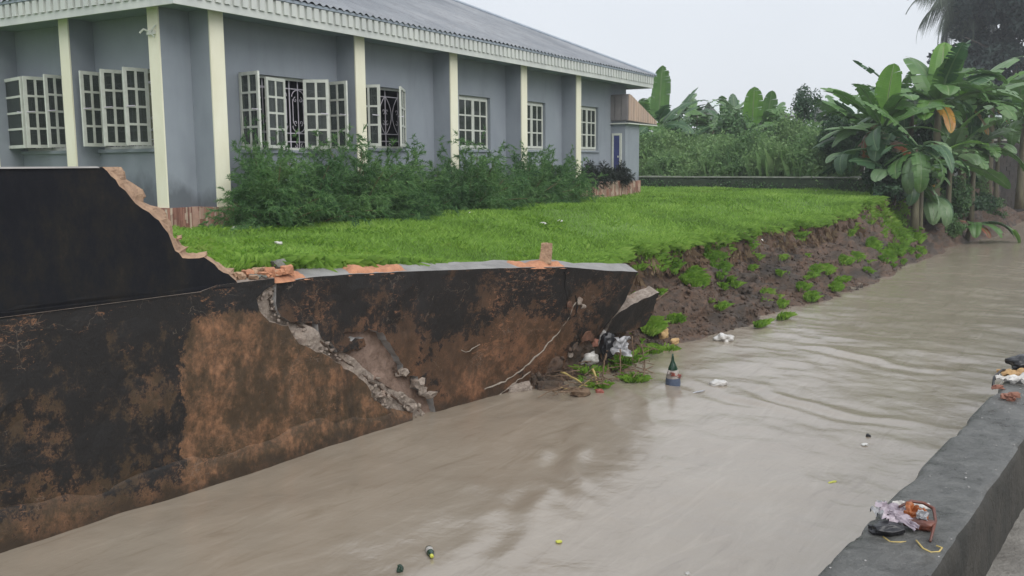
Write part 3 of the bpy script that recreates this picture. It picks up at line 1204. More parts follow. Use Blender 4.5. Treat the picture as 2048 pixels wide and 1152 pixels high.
MATS['crack_pale'] = simple('crack_pale', (.34, .3, .25), (.2, .17, .14), 20, .8, .4, .01)
MATS['crack_dark'] = simple('crack_dark', (.012, .01, .009), (.006, .005, .005), 9, .9, 0)
for q, (pts, r0, mt) in enumerate(((((1150, 604), (1136, 636), (1112, 668), (1080, 705), (1045, 738), (1010, 762), (968, 778)), .010, 'crack_pale'),
                                   (((1062, 742), (1030, 765), (1004, 785), (992, 798)), .008, 'crack_pale'),
                                   (((1131, 537), (1129, 575), (1134, 600)), .012, 'crack_dark'),
                                   (((1150, 590), (1156, 612), (1147, 634)), .016, 'crack_dark'),
                                   (((960, 690), (930, 705), (922, 700)), .008, 'crack_pale'))):
    pw = wiggle(pts, 7, 1.6, q)
    mb = MB()
    r_ = random.Random(q)
    mb.tube([on_slab(x, y, .004) for x, y in pw], [r0 * r_.uniform(.45, 1.25) for _ in pw], 5)
    mb.build('crack_edge', mt, fs)
# spalled plates round the hole in the slab
for i, (px, py, w_, h_) in enumerate(((1139, 608, .16, .15), (1158, 600, .12, .14), (1166, 612, .1, .08), (1176, 672, .36, .2), (1140, 706, .16, .14), (845, 782, .2, .1))):
    s, z = slab_px(px, py)
    o = rock('spalled_plate', W(s, slab_n(s, z) + .005, z) - FSO, (w_, .05, h_), 'broken_core' if i % 3 else 'footing', 80 + i, fs, 2, .6, PI / 2 - CA, True)


# coping: grey top strip pieces, orange mortar beds and lumps
def cope(px, py, dep=.2, up=.0):
    s, z = slab_px(px, py)
    return s, slab_n(s, z) - dep, z + up


def mortar_patch(px0, px1, pyf, depth, hgt, mat, seed, name='mortar_bed', parent=fs, dz=.0):
    """uneven bed of mortar left on the coping"""
    n1, n2 = 26, 9
    s0, s1 = slab_px(px0, pyf(px0))[0], slab_px(px1, pyf(px1))[0]
    V, Fq = [], []
    for i in range(n1):
        for j in range(n2):
            s = s0 + (s1 - s0) * i / (n1 - 1)
            px = px0 + (px1 - px0) * i / (n1 - 1)
            z = slab_px(px, pyf(px))[1]
            nn = slab_n(s, z)
            V.append((s, nn - depth * j / (n2 - 1), z))
    V = np.array(V)
    ii = np.arange(n1 * n2).reshape(n1, n2)
    e = np.minimum(np.minimum(np.arange(n1)[:, None], n1 - 1 - np.arange(n1)[:, None]) / 4.0, np.minimum(np.arange(n2)[None, :], n2 - 1 - np.arange(n2)[None, :]) / 1.5)
    e = np.clip(e, 0, 1).ravel()
    nz_ = fbm(V * 7 + seed, 4, seed)
    V[:, 2] += dz + e * hgt * (.75 + .55 * nz_) - (1 - e) * .02
    V[:, 1] += .035 * fbm(V * 5 + 9, 3, seed + 3)
    F_ = np.stack([ii[:-1, :-1], ii[:-1, 1:], ii[1:, 1:], ii[1:, :-1]], -1).reshape(-1, 4)
    o = fast(name, Wn(V) - np.array(FSO if parent is fs else RWO), F_, mat, parent, False)
    return o


def topline(px):
    return float(np.interp(px, [470, 553, 620, 690, 820, 900, 980, 1060, 1130, 1210, 1273], [563, 562, 555, 549, 543, 540, 537, 535, 534, 541, 546]))


mortar_patch(697, 838, topline, .34, .075, 'orange_mortar', 3)
mortar_patch(1030, 1142, topline, .34, .07, 'orange_mortar', 5)
mortar_patch(548, 622, topline, .38, .07, 'orange_mortar', 7)
# the block fragment left standing on the coping
s, n_, z = cope(1112, 526, .16, 0)
bf = empty('block_fragment', W(s, n_, z + .02), PI / 2 - CA + .5)
bf.rotation_euler = (.1, -.2, PI / 2 - CA + .5)
bf.scale = (.85, .85, .82)
tag(bf, 'upright tan fragment of concrete block standing alone on the leaning slab', 'block fragment')
mb = MB()
mb.hexa([(-.13, -.09, 0), (.12, -.08, 0), (.11, .09, 0), (-.12, .1, 0), (-.06, -.08, .33), (.115, -.07, .25), (.10, .08, .24), (-.05, .085, .31)])
o = mb.build('block_piece', 'broken_block', bf)
md = o.modifiers.new('sub', 'SUBSURF')
md.subdivision_type = 'SIMPLE'
md.levels = md.render_levels = 4
tx = bpy.data.textures.new('chip', 'CLOUDS')
tx.noise_scale = .09
md = o.modifiers.new('chip', 'DISPLACE')
md.texture = tx
md.strength = .035
# rubble lying where the upper wall came down
rub = [(497, 548, .16, .1, 'orange_mortar'), (520, 546, .2, .12, 'broken_block'), (560, 538, .20, .17, 'stone_grey'), (583, 543, .16, .13, 'orange_mortar'), (604, 548, .14, .09, 'orange_mortar'),
       (540, 548, .17, .13, 'orange_mortar'), (510, 553, .13, .07, 'stone_grey'), (480, 553, .12, .1, 'broken_block'), (615, 550, .1, .07, 'broken_block'), (572, 552, .14, .07, 'orange_mortar'),
       (530, 556, .12, .06, 'broken_block'), (592, 554, .13, .06, 'stone_grey')]
kinds = {'orange_mortar': 'orange mortar', 'broken_block': 'tan block', 'stone_grey': 'mossy grey stone'}
for i, (px, py, w_, h_, mt) in enumerate(rub):
    z = 1.90 if px < 550 else 1.915
    P = at_z(px, py + 6, z)
    s, n_, _ = sn(P)
    n_ = min(max(n_, -7.85), -7.56)
    nth = i
    where = 'leftmost' if px < 490 else ('left of the mossy stone' if px < 550 else 'right of the mossy stone')
    o = rock('rubble_piece', W(s, n_, z + h_ * .36), (w_, w_ * .8, h_), mt, 30 + i, None, 2, .45, random.uniform(0, 3), True)
    size = 'large' if h_ > .12 else ('flat' if h_ < .075 else 'small')
    tag(o, '%s lump of %s on the broken wall top, %s' % (size, kinds[mt], where) if px != 560 else 'biggest mossy grey stone lying on the broken wall top', 'rubble', 'rubble on the broken wall')

# ------------------------------------------------------------------ building
bl = empty('office_building', BO, PI / 2 - TH)
tag(bl, 'blue-grey single-storey building with cream pillars and grey metal hip roof', 'building')
T_END, M_END = 18.75, 11.5
WT, WM = -.30, .50                     # wall planes: left facade t=WT, right facade m=WM
SOF = 3.66
win_r = [(.95, 3.42, 1.40, 2.80), (4.5, 6.02, 1.47, 2.81), (8.25, 9.76, 1.48, 2.83), (11.4, 12.85, 1.50, 2.86), (15.05, 16.5, 1.52, 2.90)]
win_l = [(.95, 2.85, 1.42, 2.80), (3.35, 5.2, 1.42, 2.80), (5.9, 7.6, 1.42, 2.80)]


def wall_boxes(mb, a0, a1, d0, d1, z0, z1, opens, axis):
    def bx(u0, u1, w0, w1):
        if axis == 't':
            mb.box(u0, u1, d0, d1, w0, w1)
        else:
            mb.box(d0, d1, u0, u1, w0, w1)
    cur = a0
    for (o0, o1, b0, b1) in sorted(opens):
        bx(cur, o0, z0, z1)
        bx(o0, o1, z0, b0)
        bx(o0, o1, b1, z1)
        cur = o1
    bx(cur, a1, z0, z1)


mb = MB()
wall_boxes(mb, WT, T_END, WM, WM + .2, 0, SOF + .3, win_r, 't')
mb.build('wall', 'blue_render', bl)
mb = MB()
wall_boxes(mb, WM + .2, M_END, WT, WT + .2, 0, SOF + .3, win_l, 'm')
mb.build('wall', 'blue_render', bl)
mb = MB().box(T_END - .2, T_END - .002, WM + .2, M_END, 0, SOF + .3).box(WT + .2, T_END - .2, M_END - .2, M_END, 0, SOF + .3)
mb.build('wall', 'blue_render', bl)
MB().box(WT + .2, T_END - .2, WM + .2, M_END - .2, .3, .42).box(WT + .2, T_END - .2, WM + .2, M_END - .2, 3.3, 3.4).box(WT + .2, T_END - .2, 3.4, 3.5, .42, 3.3).box(3.0, 3.1, 3.5, M_END - .2, .42, 3.3).build('interior_room', 'interior', bl)

# fins: cream front, blue-grey sides
PLH = .40
for i, t in enumerate((0.0, 3.82, 7.30, 10.71, 14.04)):
    mb = MB().box(t - .15, t + .15, .03, WM - .002, 0, SOF + .1)
    p = mb.build('pillar', 'blue_render', bl)
    MB().box(t - .155, t + .155, 0, .028, PLH if i else PLH - .02, SOF + .1).build('pillar_face', 'cream_paint', p)
for i, m_ in enumerate((.61, 2.97, 5.33, 7.7)):
    mb = MB().box(-.785, WT - .002, m_ - .125, m_ + .125, 0, SOF + .1)
    p = mb.build('pillar', 'blue_render', bl)
    MB().box(-.815, -.787, m_ - .13, m_ + .13, PLH, SOF + .1).build('pillar_face', 'cream_paint', p)
# small bracket near the top of the corner pillar
mb = MB()
mb.tube([(-.83, .66, 3.32), (-.9, .74, 3.36), (-.93, .8, 3.30)], .018, 6)
mb.tube([(-.83, .52, 3.42), (-.9, .60, 3.30), (-.88, .5, 3.22)], .014, 6)
mb.box(-.86, -.816, .54, .72, 3.27, 3.34)
mb.build('bracket', 'frame_white', bl)

# plinth: backing and strips of tile
mb = MB()
segs = []                                    # (axis, fixed coordinate of face, from, to)
mb.box(WT - .03, T_END + .02, WM - .04, WM - .001, -.25, PLH)
segs.append(('t', WM - .04, -.1, 17.3))
for t in (0.0, 3.82, 7.30, 10.71, 14.04):
    mb.box(t - .17, t + .17, -.03, WM - .041, -.25, PLH - .003)
    segs.append(('t', -.03, t - .17, t + .17))
    segs.append(('m', t - .17, -.03, WM - .04))
mb.box(WT - .03, WT - .001, WM, M_END, -.25, PLH - .002)
for m_ in (.61, 2.97):
    mb.box(-.845, WT - .031, m_ - .145, m_ + .145, -.25, PLH - .003)
    segs.append(('mo', -.845, m_ - .145, m_ + .145))
    segs.append(('to', m_ - .145, -.845, WT - .03))
mb.build('plinth', 'tile_strip', bl)
mb = MB()
rr = random.Random(5)


def strips(kind, fx, a0, a1, z1):
    x = a0
    while x < a1 - .01:
        w_ = rr.uniform(.03, .055)
        x2 = min(a1, x + w_)
        z = -.12
        while z < z1:
            zz = min(z1, z + rr.choice((.12, .2, .3, .42)))
            d = rr.uniform(.006, .018)
            if kind in ('t', 'to'):
                mb.box(x + .002, x2 - .002, fx - d, fx - .001, z + .002, zz - .002)
            else:
                mb.box(fx - d, fx - .001, x + .002, x2 - .002, z + .002, zz - .002)
            z = zz
        x = x2


for kind, fx, a0, a1 in segs:
    strips(kind, fx, a0, a1, PLH + (.0 if kind in 'tm' else 0))
o = mb.build('plinth_tiles', 'tile_strip', bl)
o['kind'] = 'stuff'

# raised planter by the porch
pl_ = MB().box(14.3, 17.48, -.04, .0, -.25, .54).box(14.3, 14.34, .001, WM - .045, -.25, .538).box(14.341, 17.48, .001, WM - .045, -.2, .46).build('planter', 'tile_strip', bl)
mb = MB()
strips('t', -.04, 14.3, 17.48, .54)
strips('m', 14.3, -.04, WM - .045, .54)
o = mb.build('plinth_tiles', 'tile_strip', pl_)
o['kind'] = 'stuff'

# porch block at the far end with its door and hood
mb = MB().box(17.55, T_END, .0, WM - .002, .5, 2.62)
pb = mb.build('porch_wall', 'blue_render', bl)
MB().box(17.5, T_END + .03, -.05, WM - .045, -.25, .52).build('porch_plinth', 'tile_strip', pb)
mb = MB()
segs2 = [('t', -.05, 17.5, T_END + .03), ('m', 17.5, -.05, WM - .04)]
for sg in segs2:
    strips(sg[0], sg[1], sg[2], sg[3], .52)
o = mb.build('plinth_tiles', 'tile_strip', pb)
o['kind'] = 'stuff'
mb = MB().box(17.50, 17.545, .12, .19, .53, 2.1).box(17.50, 17.545, .4, .47, .53, 2.1).box(17.50, 17.545, .19, .4, 2.03, 2.1)
dr = mb.build('door', 'frame_white', bl)
MB().box(17.515, 17.54, .19, .4, .53, 2.03).build('door_leaf', 'door_blue', dr)
MB().box(17.49, 17.515, .22, .26, 1.3, 1.36).build('handle', 'frame_white', dr)
mb = MB().prism([(17.48, -.12, 2.50), (20.05, -.12, 2.44), (20.05, -.12, 2.55), (17.62, -.12, 3.38), (17.48, -.12, 3.36)], (0, 1.5, 0))
hd = mb.build('hood', 'hood_dark', bl)
hx = 17.5
while hx < 20.0:                             # boards on the face of the hood
    x2 = min(20.02, hx + .21)
    def ztop(x):
        return min(3.36, 3.38 - (x - 17.62) * (3.38 - 2.55) / (20.05 - 17.62))
    def zbot(x):
        return 2.52 - (x - 17.48) * .06 / 2.57
    d = .012 + .01 * rr.random()
    if ztop(x2) - zbot(x2) > .02:
        MB().prism([(hx + .012, -.124, zbot(hx)), (x2 - .012, -.124, zbot(x2)), (x2 - .012, -.124, ztop(x2)), (hx + .012, -.124, ztop(hx))], (0, -d, 0)).build('board', 'hood', hd)
    hx = x2
for y0 in (-.1, .13, .36):
    MB().box(17.455, 17.479, y0, y0 + .2, 2.53, 3.3).build('board', 'hood_dark', hd)
MB().box(17.45, 20.07, -.15, 1.4, 2.40, 2.438).build('hood_trim', 'frame_white', hd)

# windows
def window(axis, o0, o1, z0, z1):
    mb = MB()
    fr = .05
    if axis == 't':
        d0, d1 = WM + .10, WM + .15
        bx = lambda a0, a1, c0, c1, e0=d0, e1=d1: mb.box(a0, a1, e0, e1, c0, c1)
    else:
        d0, d1 = WT + .10, WT + .15
        bx = lambda a0, a1, c0, c1, e0=d0, e1=d1: mb.box(e0, e1, a0, a1, c0, c1)
    bx(o0 + .001, o0 + fr, z0 + .001, z1 - .001)
    bx(o1 - fr, o1 - .001, z0 + .001, z1 - .001)
    bx(o0 + fr, o1 - fr, z0 + .001, z0 + fr)
    bx(o0 + fr, o1 - fr, z1 - fr, z1 - .001)
    w = mb.build('window', 'frame_white', bl)
    mb = MB()
    if axis == 't':
        mb.box(o0 - .04, o1 + .04, WM - .05, WM + .098, z0 - .06, z0 - .002)
    else:
        mb.box(WT - .05, WT + .098, o0 - .04, o1 + .04, z0 - .06, z0 - .002)
    mb.build('sill', 'blue_render', w)
    return w


def casement(w, p0, p1, z0, z1, cols=2, rows=4, handle=None):
    """glazed leaf between two plan points (building-local)"""
    p0, p1 = Vector((p0[0], p0[1], 0)), Vector((p1[0], p1[1], 0))
    L = (p1 - p0).length
    d = (p1 - p0).normalized()
    q = Vector((-d.y, d.x, 0))
    th = .02

    def bx(mb, a0, a1, c0, c1, t_=th):
        pts = []
        for z in (c0, c1):
            for (a, sgn) in ((a0, -1), (a1, -1), (a1, 1), (a0, 1)):
                v = p0 + d * a + q * (t_ * sgn)
                pts.append((v.x, v.y, z))
        mb.hexa(pts)
    st, mu = .06, .022
    mb = MB()
    bx(mb, 0, st, z0, z1)
    bx(mb, L - st, L, z0, z1)
    bx(mb, st, L - st, z0, z0 + st)
    bx(mb, st, L - st, z1 - st, z1)
    xs = [st + (L - 2 * st) * i / cols for i in range(cols + 1)]
    zs = [z0 + st + (z1 - z0 - 2 * st) * i / rows for i in range(rows + 1)]
    for x in xs[1:-1]:
        bx(mb, x - mu, x + mu, z0 + st, z1 - st, th * .8)
    for z in zs[1:-1]:
        for i in range(cols):
            a0 = xs[i] + (mu if i else 0)
            a1 = xs[i + 1] - (mu if i < cols - 1 else 0)
            bx(mb, a0, a1, z - mu * .9, z + mu * .9, th * .75)
    mb.build('casement', 'frame_white', w)
    for i in range(cols):
        for j in range(rows):
            pm = MB()
            bx(pm, xs[i] + (mu if i else 0), xs[i + 1] - (mu if i < cols - 1 else 0), zs[j] + (mu * .9 if j else 0), zs[j + 1] - (mu * .9 if j < rows - 1 else 0), .003)
            pm.build('pane', 'glass', w)
    if handle is not None:
        a = st / 2 if handle == 0 else L - st / 2
        v = p0 + d * a
        zc = (z0 + z1) / 2
        hm = MB()
        for sgn in (-1, 1):
            e = v + q * (sgn * .05)
            k = d * (.13 if handle == 0 else -.13)
            hm.tube([(v.x, v.y, zc), (e.x, e.y, zc), (e.x + k.x, e.y + k.y, zc + .015)], .011, 5)
        hm.build('handle', 'grille_white', w)


def arc(cx, cz, r, a0, a1, k=10):
    return [(cx + r * math.cos(a0 + (a1 - a0) * i / k), cz + r * math.sin(a0 + (a1 - a0) * i / k)) for i in range(k + 1)]


def scroll(cx, cz, r, a0, turns, k=18):
    return [(cx + r * (1 - .75 * i / k) * math.cos(a0 + turns * 2 * PI * i / k), cz + r * (1 - .75 * i / k) * math.sin(a0 + turns * 2 * PI * i / k)) for i in range(k + 1)]


def grille(w, axis, o0, o1, z0, z1, style):
    mb = MB()
    dep = (WM if axis == 't' else WT) + .185

    def tb(pts, r=.009):
        if axis == 't':
            mb.tube([(x, dep, z) for x, z in pts], r, 5)
        else:
            mb.tube([(dep, x, z) for x, z in pts], r, 5)
    H = z1 - z0
    nb = max(2, int(round((o1 - o0) / .5)))
    st = (o1 - o0) / nb
    for z in (z0 + .12 * H, z0 + .24 * H, z0 + .86 * H):
        tb([(o0, z), (o1, z)], .011)
    for i in range(nb + 1):
        x = o0 + st * i
        tb([(x, z0), (x, z1)], .012)
    for i in range(nb):
        x0, x1 = o0 + st * i, o0 + st * (i + 1)
        xm = (x0 + x1) / 2
        if style == 0:
            tb([(xm, z0), (xm, z1)], .011)
            for sg in (-1, 1):
                for up in (0, 1):
                    zc = z0 + (.74 if up else .36) * H
                    q = 1 if up else -1
                    tb(scroll(xm + sg * .075, zc - q * .04, .055, PI / 2 if up else -PI / 2, -.9 * sg * q), .008)
                    tb([(xm + sg * (.0 + .17 * math.sin(a)), zc + q * (.15 - .13 * (1 - math.cos(a)))) for a in np.linspace(0, PI / 2, 7)], .009)
                tb([(xm + sg * .15, z0 + .38 * H), (xm + sg * .15, z0 + .72 * H)], .008)
                tb(scroll(xm + sg * .09, z0 + .06 * H, .05, PI / 2, sg * .9), .008)
        else:
            for sg in (-1, 1):
                tb([(xm + sg * (.02 + .2 * (2 * (z - .55) / .62) ** 2), z0 + z * H) for z in np.linspace(.24, .86, 11)], .009)
                tb(scroll(xm + sg * .17, z0 + .62 * H, .06, -PI / 2, sg * .8), .008)
                tb(scroll(xm + sg * .17, z0 + .42 * H, .06, PI / 2, -sg * .8), .008)
            tb(scroll(xm - .1, z0 + .06 * H, .05, 0, .9), .008)
    mb.build('grille', 'grille_white', w)


def curtain(w, axis, a0, a1, z0, z1):
    k = 40
    dep = (WM if axis == 't' else WT) + .36
    V_, F_ = [], []
    for i in range(k + 1):
        a = a0 + (a1 - a0) * i / k
        dd = dep + .03 * math.sin(i * 1.3) + .015 * math.sin(i * 2.9)
        for z in (z0, z1):
            V_.append((a, dd, z) if axis == 't' else (dd, a, z))
    for i in range(k):
        F_.append((2 * i, 2 * i + 2, 2 * i + 3, 2 * i + 1))
    ob('curtain', V_, F_, 'curtain', w, True)


def pm_(px, m):                              # plan point on plane m=const seen at a photograph column
    r_ = b_at(px, 225, m=m)
    return r_[0], r_[1]


def pt_(px, t):
    r_ = b_at(px, 225, t=t)
    return r_[0], r_[1]


ws = [window('t', *q) for q in win_r]
z0, z1 = 1.43, 2.78
casement(ws[0], pm_(482, .46), pm_(520, -.10), z0, z1, handle=1)
casement(ws[0], pm_(533, .38), pm_(571, .46), z0, z1 - .03, handle=None)
casement(ws[0], pm_(608, .46), pm_(659, .05), z0, z1, handle=1)
casement(ws[0], pm_(657, .46), pm_(695, -.08), z0, z1, handle=1)
grille(ws[0], 't', .98, 3.4, 1.4, 2.8, 0)
casement(ws[1], pm_(715, .46), pm_(761, .0), 1.5, 2.79, 2, 3, handle=1)
casement(ws[1], pm_(801, -.08), pm_(810, .46), 1.5, 2.79, 2, 3, handle=0)
grille(ws[1], 't', 4.55, 5.98, 1.47, 2.81, 1)
for k in (2, 3, 4):
    o0, o1, a0, a1 = win_r[k]
    mid = (o0 + o1) / 2
    casement(ws[k], (o0 + .05, WM + .085), (mid - .002, WM + .085), a0 + .05, a1 - .05, 2, 3)
    casement(ws[k], (mid + .002, WM + .085), (o1 - .05, WM + .085), a0 + .05, a1 - .05, 2, 3)
    curtain(ws[k], 't', o0, o0 + .45, a0, a1)
wl = [window('m', *q) for q in win_l]
za, zb = 1.47, 2.80
casement(wl[0], pt_(164, -.80), pt_(207, -.36), za, zb, handle=0)
casement(wl[0], pt_(205, -.80), pt_(254, -.36), za, zb, handle=0)
casement(wl[0], pt_(250, -.80), pt_(299, -.36), za, zb, handle=0)
casement(wl[1], pt_(-18, -.36), pt_(47, -.74), za, zb, handle=1)
casement(wl[1], pt_(50, -.78), pt_(97, -.36), za, zb, handle=0)
casement(wl[1], pt_(92, -.78), pt_(133, -.36), za, zb, handle=0)
o0, o1, a0, a1 = win_l[2]
for q in range(3):
    w3 = (o1 - o0 - .1) / 3
    casement(wl[2], (WT + .085, o0 + .05 + w3 * q + .002), (WT + .085, o0 + .05 + w3 * (q + 1) - .002), a0 + .05, a1 - .05, 2, 4)
for k in (0, 1):
    o0, o1, a0, a1 = win_l[k]
    grille(wl[k], 'm', o0 + .03, o1 - .03, a0, a1, 0)
    curtain(wl[k], 'm', o0 + .3, o1 - .5, a0, a1)

# eaves: soffit, fascia with separate ribs, gutter lip
FT, FM = -1.10, -.25                         # fascia planes
T1 = 19.30
M1 = 12.2
MB().box(FT + .02, T1 - .02, FM + .02, M1 - .02, SOF + .06, SOF + .09).build('soffit', 'soffit', bl)
mb = MB()
mb.box(FT - .02, T1, FM - .02, FM + .018, SOF, SOF + .13)
mb.box(FT - .005, T1, FM - .005, FM + .018, SOF + .131, SOF + .37)
mb.box(FT - .02, FT + .018, FM + .019, M1, SOF - .002, SOF + .128)
mb.box(FT - .005, FT + .018, FM + .019, M1, SOF + .129, SOF + .37)
mb.box(T1 - .02, T1 + .018, FM + .019, M1, SOF, SOF + .37)
fa = mb.build('fascia', 'fascia', bl)
bm_ = MB().box(-.06, .06, -.045, 0, 0, .225)
rib_r = bm_.build('rib', 'fascia', fa)
bm_ = MB().box(-.045, 0, -.06, .06, 0, .225)
rib_l = bm_.build('rib', 'fascia', fa)
k = 0
x = FT + .1
while x < T1 - .05:
    o = rib_r if k == 0 else rib_r.copy()
    if k:
        COL.objects.link(o)
    o.location = (x, FM - .0055, SOF + .135)
    x += .2
    k += 1
k = 0
x = FM + .1
while x < 9:
    o = rib_l if k == 0 else rib_l.copy()
    if k:
        COL.objects.link(o)
    o.location = (FT - .0055, x, SOF + .135)
    x += .2
    k += 1
mb = MB().box(FT - .06, T1 + .05, FM - .06, FM - .001, SOF + .371, SOF + .425).box(FT - .06, FT - .001, FM, M1, SOF + .371, SOF + .424)
mb.build('gutter_lip', 'roof_trim', bl)

# corrugated hip roof
RZ = SOF + .43
R0t, R1t, R0m, R1m = FT - .09, T1 + .07, FM - .09, M1 + .1
TP = .45
half = (R1m - R0m) / 2


def roof_face(along0, along1, kind):
    step = .033
    xs = np.arange(along0, along1 + 1e-6, step)
    V_, F_ = [], []
    nr = 6
    for i, x in enumerate(xs):
        wv = .022 * math.sin(x * 2 * PI / .2) + (.012 if abs((x % .8) - .4) < .03 else 0)
        ymax = max(.001, min(half, x - along0, along1 - x))
        for j in range(nr + 1):
            y = ymax * j / nr
            z = RZ + TP * y + wv + .01 * math.sin(x * .9 + y)
            if kind == 'front':
                V_.append((x, R0m + y, z))
            elif kind == 'back':
                V_.append((x, R1m - y, z))
            elif kind == 'left':
                V_.append((R0t + y, x, z))
            else:
                V_.append((R1t - y, x, z))
    for i in range(len(xs) - 1):
        for j in range(nr):
            q = i * (nr + 1) + j
            F_.append((q, q + 1, q + nr + 2, q + nr + 1))
    return ob('roof_slope', V_, F_, 'roof_metal', bl, True)


roof_face(R0t, R1t, 'front')
roof_face(R0t, R1t, 'back')
roof_face(R0m, R1m, 'left')
roof_face(R0m, R1m, 'right')
mb = MB()
apex0, apex1 = Vector((R0t + half, R0m + half, RZ + TP * half + .03)), Vector((R1t - half, R0m + half, RZ + TP * half + .03))
for a_, b2 in ((Vector((R0t, R0m, RZ + .02)), apex0), (Vector((R0t, R1m, RZ + .02)), apex0), (Vector((R1t, R0m, RZ + .02)), apex1), (Vector((R1t, R1m, RZ + .02)), apex1), (apex0, apex1)):
    mb.tube([a_, (a_ + b2) / 2, b2], .05, 8)
mb.build('ridge_cap', 'roof_trim', bl)

# ------------------------------------------------------------------ grass
def blades(P, h, w, lean, rng, droop=0.0, outward=None):
    """P (N,3) roots; two-triangle bent blades. returns V (N*4,3), F (N*2,3)"""
    k = len(P)
    az = rng.uniform(0, 2 * PI, k)
    side = np.stack([np.cos(az), np.sin(az), np.zeros(k)], 1)
    la = rng.uniform(0, 2 * PI, k)
    ld = np.stack([np.cos(la), np.sin(la), np.zeros(k)], 1)
    if outward is not None:
        ld = ld * .5 + outward
    l_ = rng.uniform(.1, 1, k)[:, None] * lean
    h = h[:, None]
    w = w[:, None]
    mid = P + np.array([0, 0, 1]) * h * .6 + ld * h * l_ * .35
    tip = P + np.array([0, 0, 1]) * h * (1 - droop * rng.uniform(0.4, 1.3, k)[:, None]) + ld * h * l_ * 1.1
    V = np.stack([P - side * w / 2, P + side * w / 2, mid + side * w * .38, tip], 1).reshape(-1, 3)
    # quad as (0,1,2),(0,2,3): tapering blade with a bend
    I = np.arange(k)[:, None] * 4
    F = np.concatenate([I + [0, 1, 2], I + [0, 2, 3]], 0)
    return V, F


def in_building(s, n_):
    x = DX * s + NX * n_ - BO.x
    y = DY * s + NY * n_ - BO.y
    t = x * BD.x + y * BD.y
    m_ = x * BN.x + y * BN.y
    return (m_ > -.05) & (t > -.9) & (t < 19)


rng = np.random.default_rng(3)
cand = 2600000
s = rng.uniform(4.2, 40, cand)
u = rng.uniform(0.0, 22, cand)
n_ = lip_n(s) - u
x, y = DX * s + NX * n_, DY * s + NY * n_
dist = np.hypot(x, y)
keep = (rng.random(cand) < (9.5 / dist) ** 2.1) & (~in_building(s, n_)) & (x > -.56 * y - .5) & (x < .56 * y + 1)
s, n_, dist = s[keep], n_[keep], dist[keep]
k = min(len(s), 230000)
s, n_, dist = s[:k], n_[:k], dist[:k]
P = Wn(np.stack([s, n_, lawn_z(s, n_) - .005], 1))
patch = fbm(np.stack([s * .55, n_ * .55, s * 0], 1), 3, 51)
near_lip = smooth(1.6, 0.0, lip_n(s) - n_) * smooth(9, 12, s)
h = (.03 + .04 * rng.random(k) + .032 * patch.clip(-1, 1) + .05 * near_lip) * (1 + dist / 40)
V, F = blades(P, h.clip(.02), .0065 * (dist / 9.5) ** .9, .9, rng)
tag(fast('lawn_grass', V, F, 'grass'), 'short wet grass covering the lawn', 'grass', kind='stuff')

# coarser clumps standing up out of the lawn
cand = 400000
s = rng.uniform(5, 36, cand)
n_ = lip_n(s) - rng.uniform(0, 14, cand)
pt2 = fbm(np.stack([s * 1.5, n_ * 1.5, s * 0], 1), 3, 57)
dist = np.hypot(DX * s + NX * n_, DY * s + NY * n_)
keep = (pt2 > .38) & (~in_building(s, n_)) & (rng.random(cand) < (9 / dist) ** 1.6)
s, n_, dist = s[keep][:16000], n_[keep][:16000], dist[keep][:16000]
P = Wn(np.stack([s, n_, lawn_z(s, n_)], 1))
V, F = blades(P, rng.uniform(.08, .15, len(s)), .007 * (dist / 9.5) ** .9, 1.0, rng, .3)
tag(fast('lawn_clumps', V, F, 'bank_grass'), 'coarser grass clumps standing up out of the lawn', 'grass', kind='stuff')

# longer grass hanging over the broken lip
pts, hs, outw = [], [], []
s = rng.uniform(6.2, 33, 95000)
prob = np.where(s < 11, .35, 1.0) * (14 / (s + 4)) ** 1.2 * (0.45 + .75 * (fbm(np.stack([s * 1.1, s * 0, s * 0], 1), 2, 71) > -.15))
s = s[rng.random(len(s)) < prob]
off = np.abs(rng.normal(0, .22, len(s)))
n_ = lip_n(s) - off + .10 * (rng.random(len(s)))
zz = lawn_z(s, n_) - smooth(0, .1, n_ - lip_n(s)) * .06
P = Wn(np.stack([s, n_, zz], 1))
k = len(s)
ow = np.tile([NX, NY, 0], (k, 1)) * rng.uniform(.2, 1.3, (k, 1)) * smooth(.45, 0, off)[:, None]
V, F = blades(P, rng.uniform(.1, .26, k), np.full(k, .0085) * (1 + s / 40), .8, rng, .75, ow)
tag(fast('lip_grass', V, F, 'grass'), 'long grass hanging over the broken edge of the lawn', 'grass', kind='stuff')

# tufts that slid down the bank
tufts = [(1430, 500, .34, 420), (1425, 530, .3, 380), (1440, 545, .2, 200), (1380, 565, .24, 300), (1395, 575, .2, 220), (1300, 662, .2, 220), (1310, 535, .25, 260), (1275, 525, .25, 260), (1345, 545, .18, 120),
         (1495, 500, .2, 160), (1510, 520, .16, 120), (1520, 655, .16, 120), (1560, 615, .14, 90), (1565, 640, .16, 130), (1605, 580, .2, 120), (1620, 600, .2, 130), (1650, 545, .26, 180), (1630, 545, .2, 130),
         (1710, 520, .26, 160), (1690, 525, .24, 140), (1745, 495, .3, 200), (1770, 520, .34, 200), (1790, 505, .36, 220), (1830, 475, .4, 260), (1670, 580, .2, 120), (1800, 470, .5, 300), (1770, 455, .5, 300),
         (1345, 645, .14, 50), (1440, 620, .12, 40), (1590, 480, .3, 180), (1600, 465, .3, 200), (1530, 590, .14, 40), (1470, 575, .12, 30), (1840, 505, .2, 120), (1735, 430, .4, 260), (1755, 440, .4, 260), (1800, 435, .5, 260)]
for q in range(46):
    s_ = rng.uniform(12, 32)
    u_ = rng.uniform(.1, .97) ** 1.3
    n2 = float(lip_n(s_)) + (float(water_n(s_)) - float(lip_n(s_))) * u_
    tufts.append((None, (s_, n2, ground_z(s_, n2)), rng.uniform(.05, .16), int(rng.uniform(12, 60))))
